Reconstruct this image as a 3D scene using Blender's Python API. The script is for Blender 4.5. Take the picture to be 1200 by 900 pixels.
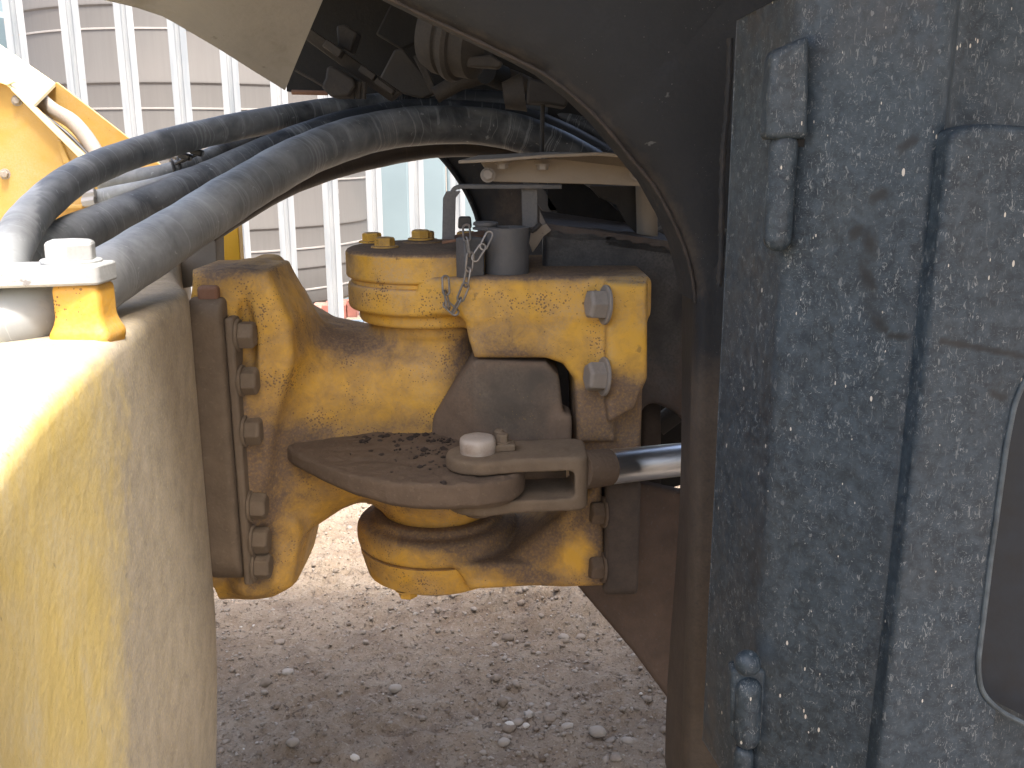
import bpy, bmesh, math, random
import numpy as np
from mathutils import Vector, Matrix
PI = math.pi
sc = bpy.context.scene
for o in list(bpy.data.objects): bpy.data.objects.remove(o)

# ------------------------------------------------------------ camera
W, HGT, F = 1200.0, 900.0, 1120.0
EYE = Vector((0, 0, 1.35)); PITCH = math.radians(13.6); ROLL = math.radians(-0.26)
R = (Matrix.Rotation(PI/2 - PITCH, 3, 'X') @ Matrix.Rotation(ROLL, 3, 'Z'))
cam = bpy.data.cameras.new('camera'); co = bpy.data.objects.new('camera', cam)
sc.collection.objects.link(co); sc.camera = co
co.matrix_world = Matrix.Translation(EYE) @ R.to_4x4()
cam.sensor_width = 36; cam.lens = 36*F/W; cam.clip_start = 0.02; cam.clip_end = 2000
# ------------------------------------------------------------ sky, sun, exposure
SUN_EL, SUN_AZ = math.radians(66), math.radians(150)      # azimuth from +Y towards +X (negative = left)
w = bpy.data.worlds.new('World'); sc.world = w; w.use_nodes = True
nt = w.node_tree; bg = nt.nodes['Background']
sky = nt.nodes.new('ShaderNodeTexSky'); sky.sky_type = 'NISHITA'; sky.sun_disc = False
sky.sun_elevation = SUN_EL; sky.sun_rotation = SUN_AZ
sky.dust_density = 7.0; sky.air_density = 1.0; sky.ozone_density = 0.6
nt.links.new(sky.outputs[0], bg.inputs[0]); bg.inputs[1].default_value = 0.15
sl = bpy.data.lights.new('sun', 'SUN'); so = bpy.data.objects.new('sun', sl); sc.collection.objects.link(so)
sl.energy = 2.0; sl.angle = math.radians(8); sl.color = (1.0, 0.96, 0.9)
sd = Vector((math.sin(SUN_AZ)*math.cos(SUN_EL), math.cos(SUN_AZ)*math.cos(SUN_EL), math.sin(SUN_EL)))
so.rotation_euler = sd.to_track_quat('Z', 'Y').to_euler(); so.location = (0, 0, 8)
sc.view_settings.view_transform = 'Standard'; sc.view_settings.look = 'None'
sc.view_settings.exposure = 1.9; sc.view_settings.gamma = 1.0
sc.render.engine = 'CYCLES'

# ------------------------------------------------------------ pixel helpers (turn a place in the photo into a place in the yard)
def ray(px, py): return R @ Vector(((px-W/2)/F, -(py-HGT/2)/F, -1.0))
def P(px, py, Y):
    d = ray(px, py); return EYE + d*(Y/d.y)
def PD(px, py, depth): return EYE + ray(px, py)*depth
def PZ(px, py, z):
    d = ray(px, py); return EYE + d*((z-EYE.z)/d.z)
def PX(px, py, X):
    d = ray(px, py); return EYE + d*(X/d.x)
RN = np.array(R)
def project(v):
    q = (np.asarray(v, float) - np.array(EYE)) @ RN
    dz = np.maximum(-q[:, 2], 1e-4)
    return W/2 + F*q[:, 0]/dz, HGT/2 - F*q[:, 1]/dz
def zz(px, py, Y): return P(px, py, Y).z
def xx(px, Y, py=450): return P(px, py, Y).x

# ------------------------------------------------------------ noise
def vnoise(x, y, seed=0):
    xi = np.floor(x).astype(np.int64); yi = np.floor(y).astype(np.int64); xf = x-xi; yf = y-yi
    u = xf*xf*(3-2*xf); v = yf*yf*(3-2*yf)
    def h(a, b):
        n = (a*374761393 + b*668265263 + seed*974634777) & 0x7fffffff
        n = ((n ^ (n >> 13))*1274126177) & 0x7fffffff
        return ((n ^ (n >> 16)) & 0xffff)/65535.0
    return (h(xi, yi)*(1-u)+h(xi+1, yi)*u)*(1-v) + (h(xi, yi+1)*(1-u)+h(xi+1, yi+1)*u)*v
def fbm(x, y, oct=4, seed=0):
    s = 0; a = .5; t = 0
    for i in range(oct):
        s = s + a*vnoise(x*2**i, y*2**i, seed+i*7); t += a; a *= .55
    return s/t

# ------------------------------------------------------------ scene object helpers
COL = sc.collection
def loc_of(root): return Vector(root.location) if root is not None else Vector((0, 0, 0))
def thing(name, label, cat, loc=(0, 0, 0), group=None):
    o = bpy.data.objects.new(name, None); COL.objects.link(o); o.location = loc; o.empty_display_size = .05
    o['label'] = label; o['category'] = cat
    if group: o['group'] = group
    return o
def tag(o, label, cat, group=None, kind=None):
    o['label'] = label
    if cat: o['category'] = cat
    if group: o['group'] = group
    if kind: o['kind'] = kind
    return o
def top_of(o):
    while o.parent: o = o.parent
    return o
ATTR = {}
def mesh(name, verts, faces, mat, parent=None, smooth=True, attrs=None, base=None, bevel=0, bseg=2, angle=40):
    """one mesh object from world-space verts; origin at its thing's origin, or at its own base"""
    v = np.asarray([tuple(p) for p in verts], float) if not isinstance(verts, np.ndarray) else verts
    if parent is not None: org = np.array(loc_world(parent))
    else:
        org = np.array([(v[:, 0].min()+v[:, 0].max())/2, (v[:, 1].min()+v[:, 1].max())/2, v[:, 2].min()]) if base is None else np.array(base)
    me = bpy.data.meshes.new(name); me.from_pydata((v-org).tolist(), [], [list(map(int, f)) for f in faces]); me.update()
    o = bpy.data.objects.new(name, me); COL.objects.link(o)
    if parent is not None: o.parent = parent
    else: o.location = org
    me.materials.append(mat)
    if smooth:
        for p in me.polygons: p.use_smooth = True
        if smooth != 'all':
            try: me.set_sharp_from_angle(angle=math.radians(angle))
            except Exception: pass
    if attrs:
        px, py = project(v)
        for k, fn in attrs.items():
            val = fn(v, px, py) if callable(fn) else fn
            a = me.attributes.new(k, 'FLOAT', 'POINT'); a.data.foreach_set('value', np.asarray(val, np.float32).ravel())
    if bevel:
        b = o.modifiers.new('b', 'BEVEL'); b.width = bevel; b.segments = bseg; b.limit_method = 'ANGLE'; b.angle_limit = math.radians(35)
    return o
def loc_world(o):
    l = Vector(o.location)
    while o.parent: o = o.parent; l += Vector(o.location)
    return l
def place(name, data, M, parent=None, label=None):
    """another object on shared mesh data, world matrix M"""
    o = bpy.data.objects.new(name, data); COL.objects.link(o)
    if parent is not None:
        o.parent = parent; M = Matrix.Translation(-loc_world(parent)) @ M
    o.matrix_local = M
    if label: o['label'] = label
    return o
def frame(p, zdir, spin=0):
    z = Vector(zdir).normalized(); q = z.to_track_quat('Z', 'Y')
    return Matrix.Translation(p) @ q.to_matrix().to_4x4() @ Matrix.Rotation(spin, 4, 'Z')
def gauss(blobs):
    def f(v, px, py):
        s = np.zeros(len(px))
        for (x, y, rx, ry, a) in blobs: s += a*np.exp(-((px-x)/rx)**2-((py-y)/ry)**2)
        return np.clip(s, -1, 2)
    return f

# ------------------------------------------------------------ geometry
class G:
    def __init__(s): s.v = []; s.f = []
    def add(s, vs, fs):
        n = len(s.v); s.v += [Vector(p) for p in vs]; s.f += [[i+n for i in f] for f in fs]; return s
    def box(s, lo, hi, M=None):
        (x0, y0, z0), (x1, y1, z1) = lo, hi
        vs = [Vector(p) for p in ((x0, y0, z0), (x1, y0, z0), (x1, y1, z0), (x0, y1, z0), (x0, y0, z1), (x1, y0, z1), (x1, y1, z1), (x0, y1, z1))]
        if M is not None: vs = [M @ p for p in vs]
        return s.add(vs, [(0, 3, 2, 1), (4, 5, 6, 7), (0, 1, 5, 4), (1, 2, 6, 5), (2, 3, 7, 6), (3, 0, 4, 7)])
    def prism(s, pts, d):
        n = len(pts); pts = [Vector(p) for p in pts]; d = Vector(d)
        return s.add(pts+[p+d for p in pts], [list(range(n))[::-1], list(range(n, 2*n))]+[(i, (i+1) % n, n+(i+1) % n, n+i) for i in range(n)])
    def sweep(s, pts, radii, seg=16, cap=True, closed=False):
        pts = [Vector(p) for p in pts]; n = len(pts)
        if not hasattr(radii, '__len__'): radii = [radii]*n
        T = []
        for i in range(n):
            a = pts[(i-1) % n] if (closed or i > 0) else pts[i]; b = pts[(i+1) % n] if (closed or i < n-1) else pts[i]
            T.append((b-a).normalized())
        u = T[0].cross(Vector((0.13, 0.2, 1))).normalized()
        if u.length < .1: u = Vector((1, 0, 0))
        vs = []
        for i in range(n):
            u = (u - T[i]*u.dot(T[i])).normalized(); w_ = T[i].cross(u)
            for k in range(seg):
                a = 2*PI*k/seg; vs.append(pts[i]+(u*math.cos(a)+w_*math.sin(a))*radii[i])
        fs = []
        for i in range(n if closed else n-1):
            j = (i+1) % n
            for k in range(seg): fs.append((i*seg+k, i*seg+(k+1) % seg, j*seg+(k+1) % seg, j*seg+k))
        if cap and not closed: fs += [list(range(seg))[::-1], [(n-1)*seg+k for k in range(seg)]]
        return s.add(vs, fs)
    def lathe(s, prof, M=None, seg=48):
        """profile [(r,z)], closed with caps when r==0 at the ends"""
        vs = []; fs = []
        for (r, z) in prof:
            for k in range(seg): vs.append(Vector((r*math.cos(2*PI*k/seg), r*math.sin(2*PI*k/seg), z)))
        for i in range(len(prof)-1):
            for k in range(seg): fs.append((i*seg+k, i*seg+(k+1) % seg, (i+1)*seg+(k+1) % seg, (i+1)*seg+k))
        fs += [list(range(seg))[::-1], [(len(prof)-1)*seg+k for k in range(seg)]]
        if M is not None: vs = [M @ p for p in vs]
        return s.add(vs, fs)
    def obj(s, name, mat, parent=None, **k): return mesh(name, s.v, s.f, mat, parent, **k)
def spline(pts, n=12):
    """catmull-rom through tuples of any length"""
    A = [np.array(p, float) for p in pts]; A = [2*A[0]-A[1]]+A+[2*A[-1]-A[-2]]; out = []
    for i in range(1, len(A)-2):
        for k in range(n):
            t = k/n; a, b, c, d = A[i-1], A[i], A[i+1], A[i+2]
            out.append(.5*((2*b)+(-a+c)*t+(2*a-5*b+4*c-d)*t*t+(-a+3*b-3*c+d)*t**3))
    out.append(A[-2]); return out
def rpoly(pts, r, n=5):
    """round the corners of a 2D polygon"""
    out = []; m = len(pts)
    for i in range(m):
        p = Vector(pts[i]); a = Vector(pts[i-1])-p; b = Vector(pts[(i+1) % m])-p
        rr = min(r, a.length*.45, b.length*.45); A = p+a.normalized()*rr; B = p+b.normalized()*rr
        for k in range(n+1):
            t = k/n; out.append(tuple(A*(1-t)**2+p*2*t*(1-t)+B*t*t))
    return out
def grid_faces(nu, nv):
    return [(i*nv+j, (i+1)*nv+j, (i+1)*nv+j+1, i*nv+j+1) for i in range(nu-1) for j in range(nv-1)]

# signed distance modelling: castings get real fillets
def nets(fn, lo, hi, h):
    ax = [np.arange(lo[i]-2*h, hi[i]+2*h, h) for i in range(3)]
    X, Y, Z = ax[0][:, None, None], ax[1][None, :, None], ax[2][None, None, :]
    D = (fn(X, Y, Z)+np.zeros((len(ax[0]), len(ax[1]), len(ax[2])))).astype(np.float32)
    S = D < 0; n = np.array(D.shape)-1
    acc = np.zeros(tuple(n)+(3,), np.float32); cnt = np.zeros(tuple(n), np.float32)
    for a in range(3):
        sl0 = [slice(None)]*3; sl1 = [slice(None)]*3; sl0[a] = slice(0, -1); sl1[a] = slice(1, None)
        d0, d1 = D[tuple(sl0)], D[tuple(sl1)]; cr = (d0 < 0) != (d1 < 0)
        t = np.where(cr, d0/np.where(cr, d0-d1, 1), 0)
        b, c = [i for i in range(3) if i != a]
        for ob in (0, 1):
            for oc in (0, 1):
                s = [None]*3; s[a] = slice(0, n[a]); s[b] = slice(ob, n[b]+ob); s[c] = slice(oc, n[c]+oc)
                m = cr[tuple(s)]; tt = t[tuple(s)]
                acc[..., a] += np.where(m, tt, 0); acc[..., b] += m*ob; acc[..., c] += m*oc; cnt += m
    act = cnt > 0; idx = -np.ones(tuple(n), np.int64); idx[act] = np.arange(act.sum())
    cell = np.argwhere(act); v = (cell + acc[act]/cnt[act][:, None])*h + np.array([ax[i][0] for i in range(3)])
    F_ = []
    for a in range(3):
        sl0 = [slice(None)]*3; sl1 = [slice(None)]*3; sl0[a] = slice(0, -1); sl1[a] = slice(1, None)
        s0, s1 = S[tuple(sl0)], S[tuple(sl1)]; e = np.argwhere(s0 != s1); b, c = [(1, 2), (2, 0), (0, 1)][a]
        e = e[(e[:, b] > 0) & (e[:, c] > 0) & (e[:, b] < n[b]) & (e[:, c] < n[c])]
        flip = s1[e[:, 0], e[:, 1], e[:, 2]]
        def q(db, dc):
            t = e.copy(); t[:, b] += db; t[:, c] += dc; return idx[t[:, 0], t[:, 1], t[:, 2]]
        quad = np.stack([q(-1, -1), q(0, -1), q(0, 0), q(-1, 0)], 1)
        quad[flip] = quad[flip][:, ::-1]; F_.append(quad)
    return v, np.concatenate(F_)
mx, mn, ab = np.maximum, np.minimum, np.abs
def smin(a, b, k): h = np.clip(.5+.5*(b-a)/k, 0, 1); return b*(1-h)+a*h-k*h*(1-h)
def smax(a, b, k): return -smin(-a, -b, k)
def s_box(X, Y, Z, c, hs, r=.004):
    q = [ab(A-c[i])-(hs[i]-r) for i, A in enumerate((X, Y, Z))]
    return np.sqrt(mx(q[0], 0)**2+mx(q[1], 0)**2+mx(q[2], 0)**2)+mn(mx(q[0], mx(q[1], q[2])), 0)-r
def s_cylz(X, Y, Z, cx, cy, r, z0, z1, k=.006):
    return smax(np.sqrt((X-cx)**2+(Y-cy)**2)-r, ab(Z-(z0+z1)/2)-(z1-z0)/2, k)
def s_poly(U, V, pts):
    """2D polygon distance, U and V broadcastable"""
    d = None; s = None; n = len(pts)
    for i in range(n):
        ax_, ay = pts[i]; bx, by = pts[i-1]; ex, ey = bx-ax_, by-ay; wx, wy = U-ax_, V-ay
        t = np.clip((wx*ex+wy*ey)/(ex*ex+ey*ey+1e-12), 0, 1); dd = (wx-ex*t)**2+(wy-ey*t)**2
        c1 = V >= ay; c2 = V < by; c3 = ex*wy > ey*wx
        fl = np.where((c1 & c2 & c3) | (~c1 & ~c2 & ~c3), -1., 1.)
        d = dd if d is None else mn(d, dd); s = fl if s is None else s*fl
    return s*np.sqrt(d)
def pxz(pts, Y): return [(P(x, y, Y).x, P(x, y, Y).z) for x, y in pts]
def pxy(pts, z): return [(PZ(x, y, z).x, PZ(x, y, z).y) for x, y in pts]

# ------------------------------------------------------------ materials
def ramp(nt, fac, stops):
    r = nt.nodes.new('ShaderNodeValToRGB'); nt.links.new(fac, r.inputs[0]); e = r.color_ramp.elements
    while len(e) < len(stops): e.new(.5)
    for el, (p, c) in zip(e, stops): el.position = p; el.color = c if hasattr(c, '__len__') else (c, c, c, 1)
    return r.outputs[0]
def c4(c): return (c[0], c[1], c[2], 1)
class Mat:
    def __init__(s, name, rough=.6, metal=0, spec=.5):
        s.m = bpy.data.materials.new(name); s.m.use_nodes = True; s.nt = s.m.node_tree
        s.b = s.nt.nodes['Principled BSDF']; s.b.inputs['Roughness'].default_value = rough; s.b.inputs['Metallic'].default_value = metal
        s.b.inputs['Specular IOR Level'].default_value = spec
        g = s.nt.nodes.new('ShaderNodeNewGeometry'); s.pos = g.outputs['Position']; s.norm = g.outputs['Normal']; s.bump_ = None
    def L(s, a, b): s.nt.links.new(a, b)
    def scaled(s, sx, sy, sz, rz=0, ry=0):
        m = s.nt.nodes.new('ShaderNodeMapping'); m.inputs['Scale'].default_value = (sx, sy, sz); m.inputs['Rotation'].default_value = (0, ry, rz)
        s.L(s.pos, m.inputs[0]); return m.outputs[0]
    def noise(s, scale, detail=4, dist=0, rough=.55, vec=None):
        n = s.nt.nodes.new('ShaderNodeTexNoise'); n.inputs['Scale'].default_value = scale; n.inputs['Detail'].default_value = detail
        n.inputs['Distortion'].default_value = dist; n.inputs['Roughness'].default_value = rough; s.L(vec or s.pos, n.inputs['Vector']); return n.outputs['Fac']
    def voro(s, scale, vec=None, feature='F1', out='Distance', rnd=1):
        n = s.nt.nodes.new('ShaderNodeTexVoronoi'); n.feature = feature; n.inputs['Scale'].default_value = scale; n.inputs['Randomness'].default_value = rnd
        s.L(vec or s.pos, n.inputs['Vector']); return n.outputs[out]
    def math(s, op, a, b=0, c=0, clamp=False):
        n = s.nt.nodes.new('ShaderNodeMath'); n.operation = op; n.use_clamp = clamp
        for i, q in enumerate((a, b, c)):
            if isinstance(q, (int, float)): n.inputs[i].default_value = q
            else: s.L(q, n.inputs[i])
        return n.outputs[0]
    def attr(s, k):
        n = s.nt.nodes.new('ShaderNodeAttribute'); n.attribute_name = k; return n.outputs['Fac']
    def mix(s, fac, a, b):
        n = s.nt.nodes.new('ShaderNodeMix'); n.data_type = 'RGBA'
        for i, q in ((0, fac), (6, a), (7, b)):
            if isinstance(q, (int, float)): n.inputs[i].default_value = q
            elif hasattr(q, 'is_linked') or hasattr(q, 'links'): s.L(q, n.inputs[i])
            else: n.inputs[i].default_value = c4(q)
        return n.outputs[2]
    def step(s, v, lo, hi): return s.math('SMOOTHSTEP', v, lo, hi) if False else ramp(s.nt, v, [(lo, 0), (hi, 1)])
    def sepz(s, i=2, vec=None):
        n = s.nt.nodes.new('ShaderNodeSeparateXYZ'); s.L(vec or s.pos, n.inputs[0]); return n.outputs[i]
    def color(s, c): s.L(c, s.b.inputs['Base Color']); return s
    def bump(s, h, strength=.3, dist=.002):
        n = s.nt.nodes.new('ShaderNodeBump'); n.inputs['Strength'].default_value = strength; n.inputs['Distance'].default_value = dist
        s.L(h, n.inputs['Height'])
        if s.bump_: s.L(s.bump_, n.inputs['Normal'])
        s.bump_ = n.outputs[0]; s.L(n.outputs[0], s.b.inputs['Normal']); return s
    def rough(s, v): s.L(v, s.b.inputs['Roughness']); return s
def dirty(name, base, dust=(.24, .17, .12), film=(.5, .4, .3), filmamt=.25, chip=(.05, .03, .025), chips=.5, rough=.5, scale=1, grime=0.0, bumps=.35, edge=.0):
    """painted or bare metal under dust; the mesh attribute 'dust' says where dirt has caked, and on the frame wall also paints sunlit white"""
    m = Mat(name, rough); c = m.mix(m.math('MULTIPLY', m.step(m.noise(9*scale, 5), .3, .75), .35), base, tuple(x*.72 for x in base))
    fine = m.noise(260*scale, 3); big = m.noise(14*scale, 6, .6); patch = m.noise(34*scale, 6, .4, .65)
    up = m.sepz(2, m.norm); upf = m.step(up, .35, .95)
    f = m.math('MULTIPLY', m.math('ADD', m.step(big, .38, .72), m.math('MULTIPLY', upf, .9)), filmamt, clamp=True)
    c = m.mix(m.math('MULTIPLY', f, m.step(fine, .2, .6)), c, film)
    if chips:
        v = m.voro(95*scale); dens = m.step(m.noise(7*scale, 3), .42, .7)
        sp = m.math('MULTIPLY', m.math('LESS_THAN', v, m.math('MULTIPLY', m.math('MULTIPLY', dens, m.step(m.noise(60*scale, 2), .45, .75)), .42*chips)), 1.0)
        sp2 = m.math('LESS_THAN', m.voro(240*scale), m.math('MULTIPLY', m.step(m.noise(18*scale, 3), .42, .68), .40*chips))
        sp3 = m.step(m.noise(38*scale, 4, .3, .6), .69-.02*chips, .72)
        c = m.mix(m.math('MULTIPLY', m.math('MAXIMUM', m.math('MAXIMUM', m.math('MULTIPLY', sp, .8), m.math('MULTIPLY', sp2, .9)), m.math('MULTIPLY', sp3, .6)), .8), c, chip)
    d = m.math('ADD', m.attr('dust'), grime)
    dm = m.math('MULTIPLY', m.math('ADD', d, m.math('MULTIPLY', m.math('SUBTRACT', patch, .5), .9)), 1.5)
    dm = m.math('MULTIPLY', m.step(dm, .12, 1.1), m.math('ADD', .72, m.math('MULTIPLY', m.step(fine, .25, .6), .28)))
    dc = m.mix(m.step(m.noise(30*scale, 6), .3, .7), dust, tuple(x*.72 for x in dust))
    dc = m.mix(m.math('MULTIPLY', m.step(m.noise(160, 4), .6, .75), .4), dc, film)
    c = m.mix(dm, c, dc)
    m.color(c); m.rough(m.math('ADD', rough, m.math('MULTIPLY', dm, .92-rough)))
    m.bump(m.noise(170*scale, 5), bumps, .0016); m.bump(m.math('MULTIPLY', m.noise(45*scale, 5), 1), .3, .003)
    return m.m
YEL = (.72, .37, .03)
m_yel = dirty('chalky_yellow_paint', YEL, film=(.52, .38, .23), filmamt=.42, chips=.8, rough=.5)
m_cast = dirty('cast_yellow_paint', (.70, .39, .045), dust=(.18, .125, .09), film=(.46, .33, .20), filmamt=.7, chip=(.085, .05, .04), chips=1.0, rough=.6, bumps=.6, grime=.06)
m_brown = dirty('caked_brown_dust', (.11, .076, .052), dust=(.135, .096, .066), film=(.21, .16, .112), filmamt=.4, chips=.4, rough=.9, grime=.5, bumps=1.0)
m_tan = dirty('tan_dust_on_steel', (.16, .12, .082), dust=(.165, .122, .082), film=(.26, .205, .145), filmamt=.5, chips=.3, rough=.85, grime=.4, bumps=.5)
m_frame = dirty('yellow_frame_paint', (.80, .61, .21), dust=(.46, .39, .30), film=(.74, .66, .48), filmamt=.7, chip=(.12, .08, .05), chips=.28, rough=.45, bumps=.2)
m_dark = dirty('black_chassis_paint', (.02, .021, .024), dust=(.105, .072, .054), film=(.13, .125, .12), filmamt=.55, chips=0, rough=.5)
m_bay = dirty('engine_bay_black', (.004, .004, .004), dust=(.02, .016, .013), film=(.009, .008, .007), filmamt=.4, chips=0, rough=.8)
m_bayd = dirty('engine_bay_dusty_metal', (.026, .023, .02), dust=(.07, .056, .042), film=(.075, .062, .048), filmamt=.5, chips=0, rough=.8)
m_fend = dirty('black_fender_plastic', (.0085, .0095, .0115), dust=(.085, .066, .05), film=(.024, .026, .029), filmamt=.35, chip=(.16, .16, .155), chips=.28, rough=.75)
m_grey = dirty('dusty_grey_steel', (.085, .085, .088), dust=(.16, .14, .12), film=(.17, .16, .15), filmamt=.5, chips=.2, rough=.6)
m_shelf = dirty('cream_dusty_steel', (.25, .21, .165), dust=(.2, .16, .12), film=(.29, .245, .19), filmamt=.5, chips=.3, rough=.8)
m_zinc = dirty('galvanised_bolt_steel', (.42, .41, .4), dust=(.3, .25, .2), film=(.5, .47, .43), filmamt=.4, chips=.3, rough=.55)
m_gbolt = dirty('grey_dusty_bolt', (.25, .22, .19), dust=(.24, .18, .14), film=(.34, .3, .26), filmamt=.5, chips=.2, rough=.7)
m_white = dirty('whitish_clamp_steel', (.36, .37, .37), dust=(.3, .28, .25), film=(.46, .46, .45), filmamt=.5, chips=.25, rough=.6)
m_rust = dirty('rusty_edge', (.2, .10, .06), dust=(.2, .14, .1), film=(.3, .2, .14), filmamt=.3, chips=.3, rough=.85)
m_cover = dirty('beige_underside_plastic', (.22, .215, .205), dust=(.17, .155, .13), film=(.27, .26, .235), filmamt=.3, chip=(.06, .05, .04), chips=.15, rough=.5, bumps=.15)
m_post = dirty('brown_post_paint', (.02, .018, .017), dust=(.08, .06, .047), film=(.045, .038, .032), filmamt=.3, chips=.0, rough=.8, grime=.0)

def m_door_():
    m = Mat('scuffed_black_door_paint', .42)
    big = m.noise(9, 5, .5); blu = m.mix(m.step(big, .3, .75), (.009, .017, .026), (.022, .037, .051))
    blu = m.mix(m.math('MULTIPLY', m.step(m.noise(85, 6, .4, .7), .38, .72), .8), blu, (.058, .082, .103))
    st = m.scaled(2.2, 1, .7, 0, .75); st2 = m.scaled(.8, 1, 2.0, 0, .35)
    lowd = m.step(m.noise(13, 4), .38, .68)
    a1 = m.step(m.noise(200, 3, .8, .6, st), .60, .665); a2 = m.step(m.noise(300, 3, 1.4, .6, st2), .615, .68); a3 = m.step(m.noise(450, 2, .4, .5), .66, .74)
    curl = m.math('MULTIPLY', m.math('LESS_THAN', m.math('ABSOLUTE', m.math('SUBTRACT', m.noise(110, 1.5, 1.2, .5, st), .5)), .016), m.math('GREATER_THAN', m.noise(100, 1, 0, .5), .63))
    lines = m.math('MAXIMUM', m.math('MULTIPLY', m.math('MAXIMUM', m.math('MAXIMUM', a1, m.math('MULTIPLY', a2, .8)), m.math('MULTIPLY', a3, .6)), m.math('ADD', .25, m.math('MULTIPLY', lowd, .75))), m.math('MULTIPLY', curl, .9))
    fl = m.math('LESS_THAN', m.voro(75, st), m.math('MULTIPLY', m.step(m.noise(45, 2), .50, .80), .27))
    wipe = m.math('MINIMUM', m.attr('wipe'), 1)
    keep = m.math('SUBTRACT', 1, wipe)
    c = m.mix(m.math('MULTIPLY', m.math('MULTIPLY', lines, .55), keep), blu, (.30, .32, .32))
    c = m.mix(m.math('MULTIPLY', m.math('MULTIPLY', fl, .85), keep), c, (.62, .58, .5))
    c = m.mix(m.math('MULTIPLY', wipe, .92), c, (.008, .009, .010))
    mud = m.math('MULTIPLY', m.attr('dust'), m.step(m.noise(30, 5), .3, .65), clamp=True)  # dust mask holds dirt and the left strip's painted shade
    c = m.mix(mud, c, (.075, .062, .05)); m.color(c)
    m.rough(m.math('ADD', .42, m.math('MULTIPLY', m.step(m.noise(26, 4), .3, .8), .3)))
    m.bump(m.noise(90, 4), .12, .001); return m.m
m_door = m_door_()
def m_hose_(name, base, dust, amt):
    m = Mat(name, .62); n1 = m.noise(16, 6, .6, .62); n2 = m.noise(120, 4)
    f = m.math('MULTIPLY', m.math('ADD', m.attr('dust'), m.math('MULTIPLY', m.math('SUBTRACT', n1, .5), 1.5)), m.math('ADD', .8, m.math('MULTIPLY', n2, .4)), clamp=True)
    al = m.attr('along'); wob = m.math('ADD', al, m.math('MULTIPLY', m.noise(20, 2), .02))
    cx_ = m.nt.nodes.new('ShaderNodeCombineXYZ'); m.L(wob, cx_.inputs[0]); n1d = m.noise(26, 3, 0, .6, cx_.outputs[0])
    up = m.step(m.sepz(2, m.norm), -.3, .8)
    f = m.math('MULTIPLY', f, m.math('ADD', .65, m.math('MULTIPLY', up, .35)))
    f = m.math('MULTIPLY', f, m.math('ADD', .88, m.math('MULTIPLY', m.step(n1d, .35, .65), .12)))
    c = m.mix(m.math('MULTIPLY', f, amt), base, dust)
    ln = m.math('LESS_THAN', m.math('ABSOLUTE', m.math('SUBTRACT', n1d, .5)), .006)
    ln2 = m.math('MULTIPLY', ln, m.math('GREATER_THAN', m.noise(9, 2), .46))
    c = m.mix(m.math('MULTIPLY', ln2, .14), c, tuple(min(1, x*1.5) for x in dust))
    st = m.step(m.noise(60, 3, 1.5), .66, .72); c = m.mix(m.math('MULTIPLY', st, .35), c, tuple(min(1, x*1.3) for x in dust))
    m.color(c); m.bump(m.math('SINE', m.math('MULTIPLY', al, 900)), .05, .0005); m.bump(m.noise(70, 4), .25, .0012)
    m.rough(m.math('ADD', .45, m.math('MULTIPLY', f, .4))); return m.m
m_hose = m_hose_('dusty_rubber_hose', (.038, .043, .049), (.42, .44, .445), 1.0)
m_hoseb = m_hose_('brown_dusty_rubber_hose', (.02, .016, .014), (.075, .058, .048), .8)
def simple(name, col, rough=.6, metal=0, var=.15, ns=20, bump=.1):
    m = Mat(name, rough, metal); m.color(m.mix(m.step(m.noise(ns, 5), .3, .7), col, tuple(x*(1-var*2) for x in col)))
    if bump: m.bump(m.noise(ns*5, 4), bump, .001)
    return m.m
m_black = simple('black_nylon', (.015, .015, .016), .4)
def m_chrome_():
    m = Mat('worn_chrome_rod', .3, 1); n = m.noise(300, 2, 0, .5, m.scaled(.1, .1, 1)); m.color(m.mix(m.step(n, .35, .7), (.9, .93, .97), (.78, .82, .87)))
    m.rough(m.math('ADD', .26, m.math('MULTIPLY', m.noise(20, 4), .16))); return m.m
m_chrome = m_chrome_()
m_chain = simple('worn_chain_steel', (.33, .30, .27), .4, .6, .25, 60)
m_pale = None
def m_pale_():
    m = Mat('galvanised_pale', .5, .0)
    c = m.mix(m.step(m.noise(9, 4, 0, .5, m.scaled(3, 3, .4)), .3, .7), (.235, .26, .28), (.37, .38, .385))
    c = m.mix(m.math('MULTIPLY', m.step(m.noise(70, 4), .66, .72), .6), c, (.35, .27, .2)); m.color(c); m.bump(m.noise(40, 4), .15, .002); return m.m
m_pale = m_pale_()
def m_tank_():
    m = Mat('beige_water_tank', .6)
    st = m.noise(60, 3, 0, .6, m.scaled(1, 1, .05)); c = m.mix(m.step(st, .3, .7), (.140, .134, .126), (.153, .147, .139))
    c = m.mix(m.math('MULTIPLY', m.step(m.noise(3, 5), .45, .75), .35), c, (.185, .168, .155)); m.color(c); m.bump(st, .08, .002); return m.m
m_tank = m_tank_()
m_strap = simple('pale_tank_strap', (.38, .36, .34), .5, 0, .1, 12)
m_wall = simple('pale_blue_sheet_metal', (.22, .29, .32), .5, 0, .05, 3)
m_brick = simple('salmon_brick', (.5, .26, .2), .85, 0, .15, 30, .4)
m_terra = simple('terracotta_plastic', (.5, .2, .15), .6, 0, .12, 12)
m_blue = simple('dull_blue_plastic', (.24, .31, .38), .6, 0, .12, 8)
m_pvc = simple('white_pipe', (.7, .7, .68), .5, 0, .06, 10)
m_cone = simple('dark_green_grey', (.15, .16, .15), .7)
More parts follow.
